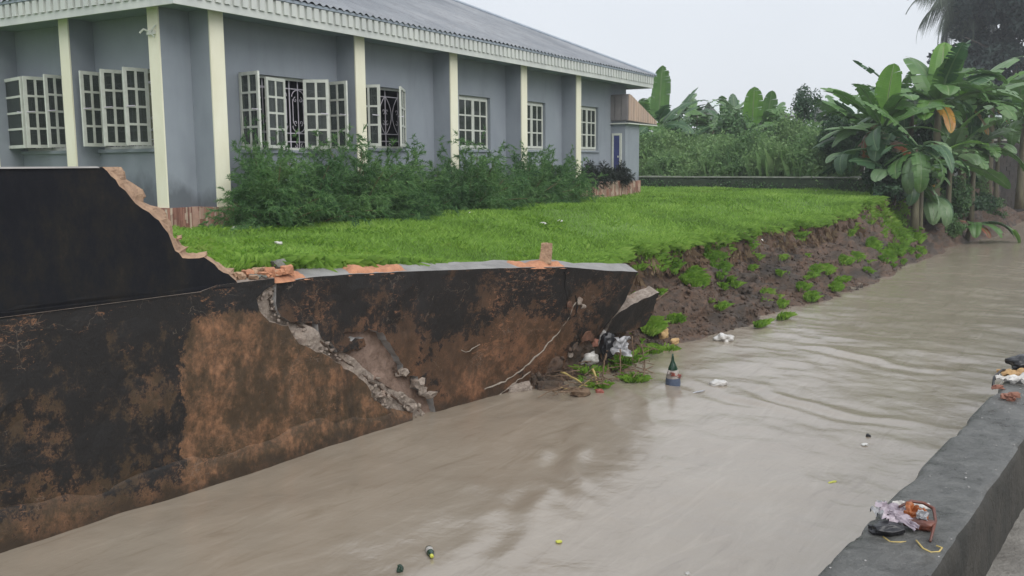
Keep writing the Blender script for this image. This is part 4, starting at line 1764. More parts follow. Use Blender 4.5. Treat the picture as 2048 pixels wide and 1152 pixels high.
VV, FF, base = [], [], 0
for (px, py, r_, cnt) in tufts:
    s0, n0, z0_ = py if px is None else hit_ground(px, py)
    k = int(cnt * 2.6)
    a_ = rng.uniform(0, 2 * PI, k)
    q = np.sqrt(rng.random(k)) * r_
    ss, nn = s0 + q * np.cos(a_) * 1.3, n0 + q * np.sin(a_) * .6
    zz = np.array([ground_z(x1, y1) for x1, y1 in zip(ss, nn)])
    zz = np.maximum(zz, z0_ - r_ * .8) + .02
    P = Wn(np.stack([ss, nn, zz], 1))
    ow = np.tile([NX, NY, 0], (k, 1)) * .5 + np.stack([np.cos(a_), np.sin(a_), a_ * 0], 1) * .4
    V, F = blades(P, rng.uniform(.07, .17, k) * (1 + r_), np.full(k, .0065) * (1 + s0 / 40), .9, rng, .5, ow)
    VV.append(V)
    FF.append(F + base)
    base += len(V)
tag(fast('bank_tufts', np.concatenate(VV), np.concatenate(FF), 'bank_grass'), 'bright grass tufts scattered down the mud bank', 'grass', kind='stuff')


# bare roots and dead grass hanging from the torn edge
k = 5200
s = rng.uniform(11.5, 32, k)
n_ = lip_n(s) + rng.uniform(-.02, .3, k)
zz = np.array([ground_z(x1, y1) for x1, y1 in zip(s, n_)])
P = Wn(np.stack([s, n_, zz + .02], 1))
V, F = blades(P, rng.uniform(.06, .22, k), np.full(k, .006) * (1 + s / 30), 1.0, rng, 1.5, np.tile([NX, NY, 0], (k, 1)) * rng.uniform(.2, .9, (k, 1)))
tag(fast('hanging_roots', V, F, 'dead_roots'), 'bare roots and dead grass hanging from the torn lawn edge', 'roots', kind='stuff')

# ------------------------------------------------------------------ feathery bushes along the facade
def feathery(seed, height, spread, stems, needles=9):
    r = np.random.default_rng(seed)
    VV, FF, base = [], [], 0
    sv = MB()
    for i in range(stems):
        az = r.uniform(0, 2 * PI)
        el = r.uniform(.35, 1.45)
        L = height * r.uniform(.55, 1.12) * (.8 + .35 * math.sin(el))
        p = np.array([r.normal(0, .07), r.normal(0, .07), 0.0])
        d = np.array([math.cos(az) * math.cos(el) * spread, math.sin(az) * math.cos(el) * spread, math.sin(el)])
        d /= np.linalg.norm(d)
        pts = [p.copy()]
        kseg = 12
        for j in range(kseg):
            d = d + np.array([r.normal(0, .05), r.normal(0, .05), -.035 - .03 * j / kseg * (1.5 - el)])
            d /= np.linalg.norm(d)
            p = p + d * L / kseg
            pts.append(p.copy())
        if i % 3 == 0:
            sv.tube([tuple(q) for q in pts[:-2]], [.009 * (1 - j / kseg) + .002 for j in range(len(pts) - 2)], 4, False)
        pts = np.array(pts)
        nt_ = 13
        for j in range(nt_):
            u_ = .15 + .85 * (j + r.random() * .6) / nt_
            a = min(u_, .999) * kseg
            i0 = min(int(a), kseg - 1)
            q0 = pts[i0] + (pts[i0 + 1] - pts[i0]) * (a - i0)
            dd = pts[i0 + 1] - pts[i0]
            dd /= np.linalg.norm(dd)
            bd_ = dd * .9 + r.normal(size=3) * .55
            bd_ /= np.linalg.norm(bd_)
            bl_ = r.uniform(.16, .34) * (1.15 - .5 * u_)
            kk = needles
            w01 = r.random((kk, 1))
            org = q0 + bd_ * bl_ * w01 + np.array([0, 0, -1]) * (w01 ** 2) * bl_ * .35
            rd = r.normal(size=(kk, 3)) * .6 + bd_ * 1.1 + np.array([0, 0, -.15])
            rd /= np.linalg.norm(rd, axis=1)[:, None]
            ln = r.uniform(.05, .13, (kk, 1))
            wv = np.cross(rd, r.normal(size=(kk, 3)))
            wv /= np.linalg.norm(wv, axis=1)[:, None]
            wv *= .0075
            t_ = org + rd * ln + np.array([0, 0, -1]) * ln * .2
            V = np.stack([org - wv, org + wv, t_], 1).reshape(-1, 3)
            VV.append(V)
            FF.append(np.arange(kk * 3).reshape(-1, 3) + base)
            base += kk * 3
    return np.concatenate(VV), np.concatenate(FF), sv


fmesh = []
for i in range(4):
    V, F, sv = feathery(100 + i, 1.3, 1.1, 92, 27)
    fmesh.append((V, F, sv))
fol_me, stem_me = [], []
bush_spec = [(.45, -.75, 1.0, 0, 'closest to the corner pillar'), (1.55, -.62, 1.08, 1, 'under the wide open window'), (2.75, -.6, 1.2, 2, 'left of the second cream pillar'),
             (4.25, -.55, 1.1, 3, 'right of the second cream pillar'), (5.7, -.5, .78, 0, 'under the blank wall left of the third pillar'), (7.2, -.55, 1.22, 1, 'in front of the third cream pillar'),
             (8.6, -.45, .75, 2, 'under the first closed window'), (9.9, -.5, 1.08, 3, 'left of the fourth cream pillar'), (11.3, -.45, 1.0, 0, 'right of the fourth cream pillar'),
             (12.2, -.4, 1.0, 1, 'left of the last cream pillar'), (1.0, .12, 1.3, 2, 'tall and thin, tight against the wall by the wide window'), (3.3, -1.0, .8, 3, 'low and spreading, nearest the grass'), (6.4, -.9, .75, 2, 'low, beside the bare plinth')]
for i, (t, m_, sc, v_, where) in enumerate(bush_spec):
    P = BW(t, m_, -.02)
    root = empty('feathery_bush', P, random.uniform(0, 6.28))
    tag(root, 'feathery green bush, %s' % where, 'bush', 'feathery bushes along the building')
    V, F, sv = fmesh[v_]
    if v_ >= len(fol_me) or i < 4:
        f_o = fast('foliage', V, F, 'feathery', root)
        s_o = sv.build('stem', 'twig', root)
        fol_me.append(f_o.data)
        stem_me.append(s_o.data)
    else:
        for nm, me in (('foliage', fol_me[v_]), ('stem', stem_me[v_])):
            o = bpy.data.objects.new(nm, me)
            COL.objects.link(o)
            o.parent = root
    root.scale = (sc * (.6 if i == 10 else 1), sc * (.35 if i == 10 else .95), sc)
# dark purplish hedge plants by the porch
dm = feathery(140, .55, .9, 34, 22)
dme = None
for i, (t, where) in enumerate(((14.75, 'nearest the last cream pillar'), (15.6, 'under the last window'), (16.6, 'in the middle of its row'), (17.25, 'beside the blue door'))):
    root = empty('dark_bush', BW(t, .2, .46), i * 1.7)
    tag(root, 'small dark purplish bush growing above the tiled plinth, %s' % where, 'bush', 'dark bushes by the porch')
    if dme is None:
        o1 = fast('foliage', dm[0], dm[1], 'feathery_dark', root)
        o2 = dm[2].build('stem', 'twig', root)
        dme = (o1.data, o2.data)
    else:
        for nm, me in zip(('foliage', 'stem'), dme):
            o = bpy.data.objects.new(nm, me)
            COL.objects.link(o)
            o.parent = root


# ------------------------------------------------------------------ generic leaf clouds
def leaf_cloud(r, blobs, per, size, up=.3, aspect=.45):
    """blobs: (cx,cy,cz,rx,ry,rz). leaves as folded quads spread through the volume, denser outside"""
    VV, base = [], 0
    tot = sum(b[3] * b[4] * b[5] for b in blobs) ** 1.0
    for bq in blobs:
        k = int(per * (bq[3] * bq[4] * bq[5]) / tot)
        d = r.normal(size=(k, 3))
        d /= np.linalg.norm(d, axis=1)[:, None]
        rad_ = r.random(k) ** .42
        C = np.array(bq[:3]) + d * rad_[:, None] * np.array(bq[3:])
        nrm = d * .6 + r.normal(size=(k, 3)) * .6 + [0, 0, up]
        nrm /= np.linalg.norm(nrm, axis=1)[:, None]
        a = np.cross(nrm, r.normal(size=(k, 3)))
        a /= np.linalg.norm(a, axis=1)[:, None]
        b2 = np.cross(nrm, a)
        sz = size * r.uniform(.6, 1.35, (k, 1))
        VV.append(np.stack([C - a * sz, C + b2 * sz * aspect + nrm * sz * .1, C + a * sz - nrm * sz * .3, C - b2 * sz * aspect + nrm * sz * .1], 1).reshape(-1, 3))
    V = np.concatenate(VV)
    return V, np.arange(len(V)).reshape(-1, 4)


def limbs(mb, r, base, top, r0, n_branch, reach, seg=7):
    base, top = Vector(base), Vector(top)
    pts = []
    for i in range(seg + 1):
        u_ = i / seg
        pts.append(base.lerp(top, u_) + Vector((r.normal() * .04, r.normal() * .04, 0)) * (top - base).length * .25 * u_)
    mb.tube(pts, [r0 * (1 - .65 * i / seg) for i in range(seg + 1)], 8)
    for b2 in range(n_branch):
        u_ = .4 + .6 * (b2 + .5) / n_branch
        p = pts[min(seg, int(u_ * seg))]
        az = r.uniform(0, 2 * PI)
        e = p + Vector((math.cos(az) * reach, math.sin(az) * reach, reach * r.uniform(.25, .8)))
        m2 = p.lerp(e, .5) + Vector((0, 0, reach * .1))
        mb.tube([p, m2, e], [r0 * .4, r0 * .25, r0 * .08], 6)


def shrub(name, px, py_base, Y, wpx, hpx, label, mat, leaf, per, seed, cat='shrub', group=None, trunk=True, blobs_n=9, clear=0.0):
    r = np.random.default_rng(seed)
    P = at_y(px, py_base, Y)
    sc = Y / FPX
    w_, h_ = wpx * sc, hpx * sc
    root = empty(name, P)
    bl_ = []
    for i in range(blobs_n):
        a = r.uniform(0, 2 * PI)
        q = r.uniform(0, .33) * w_
        zz = h_ * (clear + (1 - clear) * r.uniform(.18, .82))
        sh = .32 * (1 - .5 * zz / h_)
        bl_.append((math.cos(a) * q, math.sin(a) * q, zz, w_ * r.uniform(.7, 1.1) * sh, w_ * r.uniform(.7, 1.1) * sh, h_ * (1 - clear) * r.uniform(.14, .24)))
    V, F = leaf_cloud(r, bl_, per, leaf)
    V[:, 2] = np.maximum(V[:, 2], .02)
    fast('crown', V, F, mat, root)
    if trunk:
        mb = MB()
        limbs(mb, r, (0, 0, -.1), (r.normal() * .1, r.normal() * .1, h_ * .75), max(.03, h_ * .018), 6, w_ * .25)
        mb.build('trunk', 'bark', root, True)
    tag(root, label, cat, group)
    return root


# ------------------------------------------------------------------ low mossy wall across the end of the lawn
A_, B_ = Vector((3.6, 46.6, 0)), Vector((14.2, 35.2, 0))
lw = empty('low_wall', (A_ + B_) / 2 + Vector((0, 0, 1.8)), math.atan2(B_.y - A_.y, B_.x - A_.x))
tag(lw, 'low dark mossy wall at the far end of the lawn', 'wall')
LL = (B_ - A_).length / 2
mb = MB()
x = -LL
r = random.Random(4)
while x < LL:
    w_ = r.uniform(1.6, 2.6)
    mb.box(x, min(LL, x + w_) - .02, -.1 + r.uniform(-.02, .02), .12, -.5, .56 + r.uniform(-.03, .04))
    x += w_
mb.build('wall_body', 'moss_wall', lw)
mb = MB()
x = -LL
while x < LL:
    w_ = r.uniform(.5, 1.1)
    mb.box(x, min(LL, x + w_) - .03, -.15 + r.uniform(-.02, .02), .16, .605, .66 + r.uniform(-.01, .02))
    x += w_
mb.build('coping', 'pale_cap', lw)
V, F = leaf_cloud(np.random.default_rng(8), [(LL * q, -.12, .22 + .1 * math.sin(q * 9), .9, .10, .26) for q in np.linspace(-.95, .95, 14)], 1500, .06)
o = fast('creeper', V, F, 'shrub_mid', lw)
o['kind'] = 'stuff'

# ------------------------------------------------------------------ weeds and shrubs behind the low wall
rng = np.random.default_rng(77)
dirw = (B_ - A_).normalized()
perp = Vector((-dirw.y, dirw.x, 0))
if perp.y < 0:
    perp = -perp
k = 20000
al = rng.uniform(-.5, (B_ - A_).length + 1.5, k)
dp = rng.uniform(.2, 6.5, k)
hw = 1.3 + 1.0 * fbm(np.stack([al * .7, dp * .5, al * 0], 1), 3, 91) + .2 * dp
P = np.stack([A_.x + dirw.x * al + perp.x * dp, A_.y + dirw.y * al + perp.y * dp, np.full(k, 1.75)], 1)
ok_ = P[:, 0] / P[:, 1] < .362
P, hw, al, dp = P[ok_], hw[ok_], al[ok_], dp[ok_]
k = len(P)
V1, F1 = blades(P, (hw * rng.uniform(.55, 1.15, k)).clip(.5, 2.4), np.full(k, .014), .3, rng, .2)
C = P + np.stack([rng.normal(0, .12, k), rng.normal(0, .12, k), hw * rng.uniform(.2, 1.02, k)], 1)
VV = [V1]
# leaflets up the stalks
kk = 120000
ci = rng.integers(0, k, kk)
C = P[ci] + np.stack([rng.normal(0, .16, kk), rng.normal(0, .16, kk), hw[ci] * rng.random(kk) ** .6 * 1.02], 1)
a = rng.normal(size=(kk, 3)) + [0, 0, -.5]
a /= np.linalg.norm(a, axis=1)[:, None]
b2 = np.cross(a, rng.normal(size=(kk, 3)))
b2 /= np.linalg.norm(b2, axis=1)[:, None]
sz = rng.uniform(.07, .2, (kk, 1))
V2 = np.stack([C - b2 * sz * .3, C + b2 * sz * .3, C + a * sz], 1).reshape(-1, 3)
V = np.concatenate([V1, V2])
F = np.concatenate([F1, np.arange(kk * 3).reshape(-1, 3) + len(V1)])
tag(fast('weed_thicket', V, F, 'weeds'), 'dense tall weeds growing behind the low mossy wall', 'weeds', kind='stuff')

shrub('shrub', 1672, 372, 38, 160, 140, 'dark rounded shrub behind the low wall, left of the banana plants', 'shrub_dark', .085, 5200, 21)
shrub('shrub', 1335, 368, 50, 130, 150, 'pale leafy shrub just right of the porch hood', 'shrub_mid', .1, 4200, 22)
shrub('shrub', 1450, 368, 49, 150, 165, 'loose mid-green shrub in the middle of the weeds', 'shrub_mid', .1, 4600, 23)
shrub('shrub', 1560, 368, 46, 140, 150, 'broad green shrub below the thin feathery tree', 'shrub_mid', .1, 4200, 24)
shrub('shrub', 1390, 350, 52, 130, 155, 'tall green shrub between the left banana plants', 'weeds', .09, 2600, 25)
shrub('shrub', 1505, 350, 52, 130, 140, 'green shrub under the upright banana leaf', 'shrub_mid', .09, 2600, 26)
shrub('shrub', 1625, 350, 45, 130, 130, 'green shrub in front of the grey house wall', 'shrub_mid', .085, 2600, 27)
shrub('shrub', 1745, 350, 42, 150, 150, 'dark shrub behind the tall banana plants', 'shrub_dark', .09, 3200, 28)
shrub('shrub', 1830, 340, 46, 190, 190, 'leafy shrub filling the gap behind the biggest banana plant', 'shrub_mid', .1, 3800, 29)
shrub('shrub', 1790, 405, 31, 90, 70, 'low dark shrub at the end of the lawn, left of the drooping leaves', 'shrub_dark', .07, 2400, 30)
shrub('thin_tree', 1600, 360, 46, 95, 185, 'thin feathery tree standing out against the sky', 'shrub_dark', .07, 2300, 31, 'tree', None, True, 12, .45)
shrub('thin_tree', 1660, 360, 50, 110, 135, 'lower wispy tree right of the thin feathery one', 'shrub_mid', .07, 1500, 32, 'tree', None, True, 9, .4)

# ------------------------------------------------------------------ banana plants
def banana_leaf(L, w_, el0, bend, fold, seed, torn=.25, petiole=.14):
    """blade along +X in its own frame, returns V,F,UV"""
    r = np.random.default_rng(seed)
    k = 22
    p = np.zeros(3)
    el = el0
    mids, ups = [], []
    for i in range(k + 1):
        mids.append(p.copy())
        ups.append(el)
        el -= bend / k * (.4 + 1.2 * i / k)
        p = p + np.array([math.cos(el), 0, math.sin(el)]) * L / k
    V, F, UV = [], [], []

    def add(pts, uvs):
        b0 = len(V)
        V.extend(pts)
        UV.extend(uvs)
        F.append((b0, b0 + 1, b0 + 2, b0 + 3))
    drop_all = {}
    for side in (-1, 1):
        off = 0.0
        for i in range(k):
            u0, u1 = i / k, (i + 1) / k

            def wd(u_):
                if u_ < petiole:
                    return .022
                q = (u_ - petiole) / (1 - petiole)
                return max(.0, (w_ / 2) * min(1, (q * 6) ** .6) * max(0.0, 1 - q ** 5) ** .7) + .004
            if r.random() < torn:
                off = r.uniform(-.5, .7)
            gap = r.uniform(.0, .25) if r.random() < torn else 0

            def cross(i_, u_, frac, extra):
                c = mids[i_]
                nrm = np.array([-math.sin(ups[i_]), 0, math.cos(ups[i_])])
                fl = fold + extra
                lat = np.array([0, side, 0]) * math.cos(fl) + nrm * math.sin(fl)
                sag = -nrm * (frac ** 2) * wd(u_) * .35
                fw = np.array([math.cos(ups[i_]), 0, math.sin(ups[i_])]) * wd(u_) * frac * .22
                return c + lat * wd(u_) * frac + sag + fw
            for f0, f1 in ((0, .5), (.5, 1)):
                e = -off * .5
                a0, a1 = cross(i, u0, f0, e * f0), cross(i, u0, f1, e * f1)
                b0, b1 = cross(i + 1, u1, f0, e * f0), cross(i + 1, u1, f1, e * f1)
                if gap and f1 == 1:
                    b1 = b1 + (a1 - b1) * gap
                add([a0, a1, b1, b0] if side > 0 else [b0, b1, a1, a0],
                    [(.5 + side * .5 * f, u_) for f, u_ in (((f0, u0), (f1, u0), (f1, u1), (f0, u1)) if side > 0 else ((f0, u1), (f1, u1), (f1, u0), (f0, u0)))])
    # midrib
    return np.array(V), np.array(F), np.array(UV), mids


def banana(P, stem_h, stem_r, leaves, label, lean=(0, 0), stem_mat='pseudostem', cat='banana plant', group=None, more=0, big=1.0):
    root = empty('banana_plant', P)
    tag(root, label, cat, group)
    mb = MB()
    pts = [(lean[0] * u_ ** 1.5, lean[1] * u_ ** 1.5, -1.2 + (stem_h + 1.2) * u_) for u_ in (0, .2, .4, .6, .8, 1)]
    mb.tube(pts, [stem_r * q for q in (1.15, 1.0, .9, .8, .68, .5)], 10)
    mb.build('pseudostem', stem_mat, root, True)
    top = Vector(pts[-1])
    rx = np.random.default_rng(len(label) * 13 + int(stem_h * 10))
    extra = []
    for q in range(more):
        extra.append((rx.uniform(0, 2 * PI), rx.uniform(1.3, 2.6), rx.uniform(.35, .75), rx.uniform(-.3, 1.25), rx.uniform(.5, 2.2), rx.choice(['mid', 'dark', 'mid', 'pale', 'bright', 'dark', 'brown'], p=[.27, .27, .2, .1, .08, .05, .03]), rx.uniform(.3, .8), rx.uniform(-.5, .5)))
    for i, lf_ in enumerate(list(leaves) + extra):
        az, L, w_, el, bend, mat = lf_[:6]
        L, w_ = L * big, w_ * big
        torn = lf_[6] if len(lf_) > 6 else .25
        V, F, UV, mids = banana_leaf(L, w_, el, bend, .35, hash((label, i)) % 1000 if False else (len(label) * 31 + i * 7), torn)
        o = fast('leaf', V, F, 'banana_' + mat, root, False, UV)
        o.location = top + Vector((0, 0, -.15 + .03 * i))
        o.rotation_euler = Matrix.Rotation(az, 3, 'Z').to_4x4().to_3x3().__matmul__(Matrix.Rotation(lf_[7] if len(lf_) > 7 else 0.0, 3, 'X')).to_euler()
        mb = MB()
        mb.tube([tuple(q) for q in mids[::3]], [.03 * (1 - j / (len(mids[::3]))) + .006 for j in range(len(mids[::3]))], 5)
        mb.build('midrib', 'banana_pale', o, True)
    return root


SECOND = []


def Q(deg):
    return rad(deg)


def upright(px, py, Y, z=2.6):
    P = at_y(px, py, Y)
    return Vector((P.x, P.y, z))


# a second, looser row further back
for i, (px, Y, hh_, lb) in enumerate(((1290, 56, 3.0, 'far banana plant seen under the roof corner'), (1372, 57, 2.9, 'far ragged banana plant, third from the roof corner'), (1408, 55, 2.4, 'far low banana plant left of the straight slanting leaf'), (1448, 57, 2.8, 'far banana plant behind the pale house roof'), (1550, 56, 2.6, 'far banana plant just left of the thin feathery tree'), (1690, 46, 2.3, 'far banana plant right of the dark rounded shrub'))):
    SECOND.append((px, Y, hh_, lb))
# azimuths: 0 = to the right of the picture, 90 = away from the camera, 180 = left, 270 = towards the camera
UPR = 1.45
banana(upright(1316, 330, 49), 2.2, .14, [(Q(285), 2.9, .95, 1.52, .2, 'mid', .4), (Q(20), 2.3, .6, 1.0, .9, 'dark', .4), (Q(350), 2.4, .6, .7, .5, 'dark', .5), (Q(190), 2.2, .6, .8, 1.1, 'mid', .5), (Q(150), 2.0, .6, .9, 1.2, 'dark', .5), (Q(250), 1.6, .55, .5, 1.4, 'bright', .3)],
       'banana plant with one upright leaf right beside the roof corner', group='banana plants behind the weeds', more=9, big=1.15)
banana(upright(1350, 330, 53), 2.6, .14, [(Q(30), 2.4, .55, 1.15, .5, 'dark', .45), (Q(5), 2.6, .55, .55, .3, 'dark', .4), (Q(120), 2.0, .6, 1.0, .9, 'dark', .4), (Q(330), 2.2, .6, .5, .9, 'mid', .4), (Q(200), 2.0, .6, .6, 1.2, 'mid', .4)],
       'banana plant with ragged leaves spread to the right, second from the roof corner', group='banana plants behind the weeds', more=9, big=1.15)
banana(upright(1425, 330, 52), 2.3, .13, [(Q(15), 2.4, .5, .75, .1, 'pale', .15), (Q(340), 2.3, .5, .35, .5, 'mid', .3), (Q(170), 2.0, .6, .6, 1.2, 'mid', .4), (Q(260), 1.8, .6, .5, 1.3, 'mid', .4)],
       'banana plant with one straight leaf slanting up to the right', group='banana plants behind the weeds', more=9, big=1.15)
banana(upright(1470, 330, 54), 2.4, .13, [(Q(100), 1.9, .6, 1.4, .2, 'dark', .3), (Q(10), 2.2, .55, .6, .9, 'dark', .4), (Q(175), 2.2, .55, .5, .8, 'mid', .4), (Q(300), 1.8, .6, .4, 1.2, 'mid', .4)],
       'short dark banana plant half hidden in the middle of the weeds', group='banana plants behind the weeds', more=9, big=1.15)
banana(upright(1502, 330, 50), 2.0, .14, [(Q(265), 2.2, .9, 1.45, .2, 'bright', .3), (Q(350), 2.1, .55, .35, .9, 'mid', .4), (Q(185), 2.1, .55, .45, .9, 'mid', .4), (Q(300), 1.9, .6, .2, 1.4, 'bright', .3)],
       'banana plant with a broad bright upright paddle leaf', group='banana plants behind the weeds', more=9, big=1.15)
banana(upright(1530, 330, 52), 2.1, .13, [(Q(280), 2.1, .8, 1.42, .3, 'mid', .2), (Q(5), 2.3, .5, .45, .4, 'dark', .3), (Q(30), 2.2, .5, .3, .9, 'mid', .4), (Q(200), 1.8, .55, .4, 1.2, 'mid', .4)],
       'banana plant just right of the bright paddle leaf', group='banana plants behind the weeds', more=9, big=1.15)

for (px, Y, hh_, lb) in SECOND:
    banana(upright(px, 330, Y, 2.4), hh_, .13, [(Q(40 + px % 90), 2.2, .6, 1.1, .6, 'mid', .5), (Q(170 - px % 50), 2.2, .6, .9, .8, 'dark', .5)], lb, group='banana plants behind the weeds', more=8, big=1.1)
banana(upright(1762, 380, 33, 2.1), 1.9, .14, [(Q(278), 2.1, .95, 1.45, .2, 'bright', .22), (Q(190), 1.9, .7, .35, .6, 'pale', .15), (Q(170), 1.9, .6, .4, 1.2, 'mid', .3), (Q(340), 1.9, .6, .4, 1.2, 'mid', .4), (Q(240), 1.6, .6, .0, 1.4, 'dark', .3)],
       'banana plant with a broad upright paddle leaf, left edge of the tall clump', group='tall banana clump by the channel', more=13, big=1.2)
banana(upright(1815, 400, 36, 2.3), 2.7, .17, [(Q(165), 2.5, .6, .95, .5, 'dark', .35), (Q(140), 2.2, .7, .8, .9, 'mid', .4), (Q(40), 2.4, .7, 1.0, .7, 'dark', .35), (Q(10), 2.2, .6, .5, 1.0, 'mid', .4), (Q(250), 2.2, .7, .4, 1.3, 'mid', .35), (Q(200), 2.2, .65, .4, 1.2, 'dark', .4), (Q(300), 2.0, .7, .2, 1.3, 'mid', .3), (Q(225), 1.8, .4, -.1, 1.0, 'dark', .4)],
       'dark leafy banana plant with a leaf curling to the upper left', group='tall banana clump by the channel', more=13, big=1.2)
banana(upright(1868, 400, 34, 2.4), 2.6, .18, [(Q(275), 1.8, .9, 1.3, .7, 'mid', .4), (Q(110), 2.2, 1.0, 1.25, .9, 'mid', .3), (Q(60), 2.1, .8, 1.35, .3, 'bright', .15), (Q(255), 1.9, .8, .9, 1.9, 'mid', .2), (Q(330), 2.4, .8, .5, 1.2, 'mid', .3), (Q(200), 2.4, .75, .55, 1.2, 'mid', .35), (Q(235), 2.1, .7, .25, 1.3, 'bright', .3), (Q(170), 2.3, .7, .6, 1.1, 'dark', .4), (Q(265), 1.5, .4, -.3, 1.0, 'yellow', .3)],
       'tallest banana plant with broad leaves in the middle of the clump', group='tall banana clump by the channel', more=13, big=1.2)
banana(upright(1920, 420, 37, 2.1), 3.0, .17, [(Q(200), 1.9, .75, 1.2, 1.3, 'bright', .05), (Q(25), 3.4, .55, .95, .9, 'pale', .45), (Q(5), 3.4, .6, .6, .9, 'pale', .5), (Q(350), 3.0, .85, .35, .9, 'mid', .55), (Q(320), 2.6, .8, .2, 1.2, 'mid', .5), (Q(290), 2.2, .8, .3, 1.4, 'mid', .4), (Q(170), 2.2, .7, .3, 1.2, 'mid', .4), (Q(230), 2.0, .7, .1, 1.3, 'dark', .4), (Q(310), 1.3, .35, -.6, .8, 'yellow', .3)],
       'banana plant with long ragged leaves arching over the block wall', group='tall banana clump by the channel', more=13, big=1.2)
banana(upright(1975, 400, 45, 2.4), 3.2, .17, [(Q(10), 3.2, .6, .9, .9, 'mid', .5), (Q(350), 3.0, .7, .4, 1.1, 'pale', .5), (Q(190), 2.6, .7, .7, 1.0, 'mid', .5), (Q(330), 2.2, .7, .0, 1.1, 'mid', .5), (Q(160), 2.4, .7, 1.1, .6, 'dark', .4), (Q(345), 1.4, .4, -.7, .6, 'yellow', .3)],
       'banana plant at the right edge in front of the dark tree', group='tall banana clump by the channel', more=13, big=1.2)

for i, (px, Y, hh_, lb) in enumerate(((1735, 40, 2.0, 'low banana plant behind the paddle leaf, partly in the dark shrubs'), (1790, 41, 2.7, 'banana plant between the paddle leaf and the tallest plant'), (1845, 42, 3.0, 'banana plant directly behind the tallest plant'), (1900, 43, 2.9, 'banana plant behind the yellow hanging leaf'), (2040, 40, 2.6, 'banana plant cut by the right edge of the picture'))):
    banana(upright(px, 380, Y, 2.2), hh_, .16, [(Q(150 + 20 * i), 2.2, .7, 1.0, .8, 'mid', .35), (Q(30), 2.3, .7, .9, .9, 'mid', .4)], lb, group='tall banana clump by the channel', more=13, big=1.2)

for i, (px, Y, zb_, hh_, lb) in enumerate(((1722, 37, 1.9, 1.3, 'young banana plant at the left foot of the clump'), (1792, 32, 1.8, .8, 'short banana sucker in front of the clump, left of the bare stem'), (1842, 32, 1.7, 1.2, 'banana sucker right beside the bare stem of the tallest plant'), (1898, 34, 1.7, 1.4, 'banana sucker right of the bare stem'), (1945, 37, 1.8, 1.7, 'young banana plant in front of the left end of the block wall'), (1992, 43, 2.0, 2.3, 'young banana plant leaning over the top of the block wall'))):
    banana(upright(px, 380, Y, zb_), hh_, .11, [(Q(200 + 25 * i), 1.8, .6, .6, 1.6, 'pale', .2), (Q(330 - 15 * i), 1.9, .6, .5, 1.6, 'mid', .3)], lb, group='banana suckers in the clump', more=9, big=1.05)
banana(upright(1832, 380, 31, 1.9), 1.5, .13, [(Q(190 + 23 * q + (q * 37) % 19), 1.5 + .35 * ((q * 5) % 4), .4 + .08 * (q % 3), .7 - .3 * ((q * 3) % 4), 1.8 + .35 * ((q * 7) % 3), ('dark', 'pale', 'mid')[q % 3], .25 + .15 * (q % 3)) for q in range(7)],
       'banana plant whose leaves all hang straight down above the bank', more=3)

# toppled plant: leaves hanging down to the water
s0, n0, z0_ = hit_ground(1855, 440)
banana(W(s0, n0, z0_ - .05), .9, .15, [(Q(262), 2.0, .62, .35, 2.2, 'pale', .08), (Q(283), 2.0, .55, .3, 2.3, 'pale', .08), (Q(240), 1.7, .5, .4, 2.2, 'dark', .15), (Q(200), 2.0, .6, .5, 1.6, 'dark', .3), (Q(180), 2.3, .75, .75, 1.3, 'pale', .2), (Q(300), 1.6, .5, .1, 1.8, 'dark', .2), (Q(215), 1.8, .5, .1, 1.6, 'dark', .3), (Q(270), 1.0, .2, .9, 1.5, 'yellow', .3)],
       'toppled banana plant with pale leaves hanging straight down the bank', lean=(-.3, -.2))
s0, n0, z0_ = hit_ground(1925, 465)
banana(W(s0, n0, z0_ - .1), .5, .13, [(Q(330), 1.7, .6, .5, 1.9, 'dark', .15), (Q(345), 2.1, .5, .35, 1.9, 'bright', .2), (Q(250), 1.5, .5, .4, 1.8, 'mid', .2), (Q(300), 1.4, .45, .2, 1.4, 'mid', .3), (Q(200), 1.7, .35, .3, .9, 'brown', .3), (Q(280), 1.2, .3, -.1, .9, 'brown', .3)],
       'fallen banana plant with a yellowish leaf trailing in the water', lean=(.2, -.3))

# undergrowth at the clump's foot
shrub('undergrowth', 1905, 440, 35, 90, 95, 'leafy undergrowth at the foot of the banana clump', 'shrub_mid', .07, 1800, 51, 'shrub', None, False)
shrub('undergrowth', 1960, 445, 44, 60, 130, 'climbing plant with pale leaves against the dark block wall', 'weeds', .07, 1100, 52, 'plant', None, True)
shrub('undergrowth', 1815, 410, 33, 110, 110, 'dark undergrowth below the clump, left of the hanging leaves', 'shrub_dark', .08, 2600, 53, 'shrub', None, False)
shrub('undergrowth', 1890, 400, 38, 120, 120, 'shaded undergrowth between the banana stems', 'shrub_dark', .08, 2600, 54, 'shrub', None, False)

shrub('undergrowth', 1770, 395, 32, 120, 110, 'dark leafy undergrowth left of the hanging pale leaves, above the lawn end', 'shrub_dark', .1, 3600, 55, 'shrub', None, False)
shrub('undergrowth', 1850, 385, 35, 150, 140, 'broad dark undergrowth under the tallest banana plant', 'shrub_dark', .11, 4600, 56, 'shrub', None, False)
shrub('undergrowth', 1945, 330, 46, 120, 130, 'mid-green growth above the block wall, under the arching banana leaves', 'shrub_mid', .11, 3600, 57, 'shrub', None, False)
shrub('undergrowth', 1880, 455, 33, 80, 60, 'low leafy growth on the bank beside the trailing yellowish leaf', 'shrub_mid', .06, 1600, 58, 'shrub', None, False)

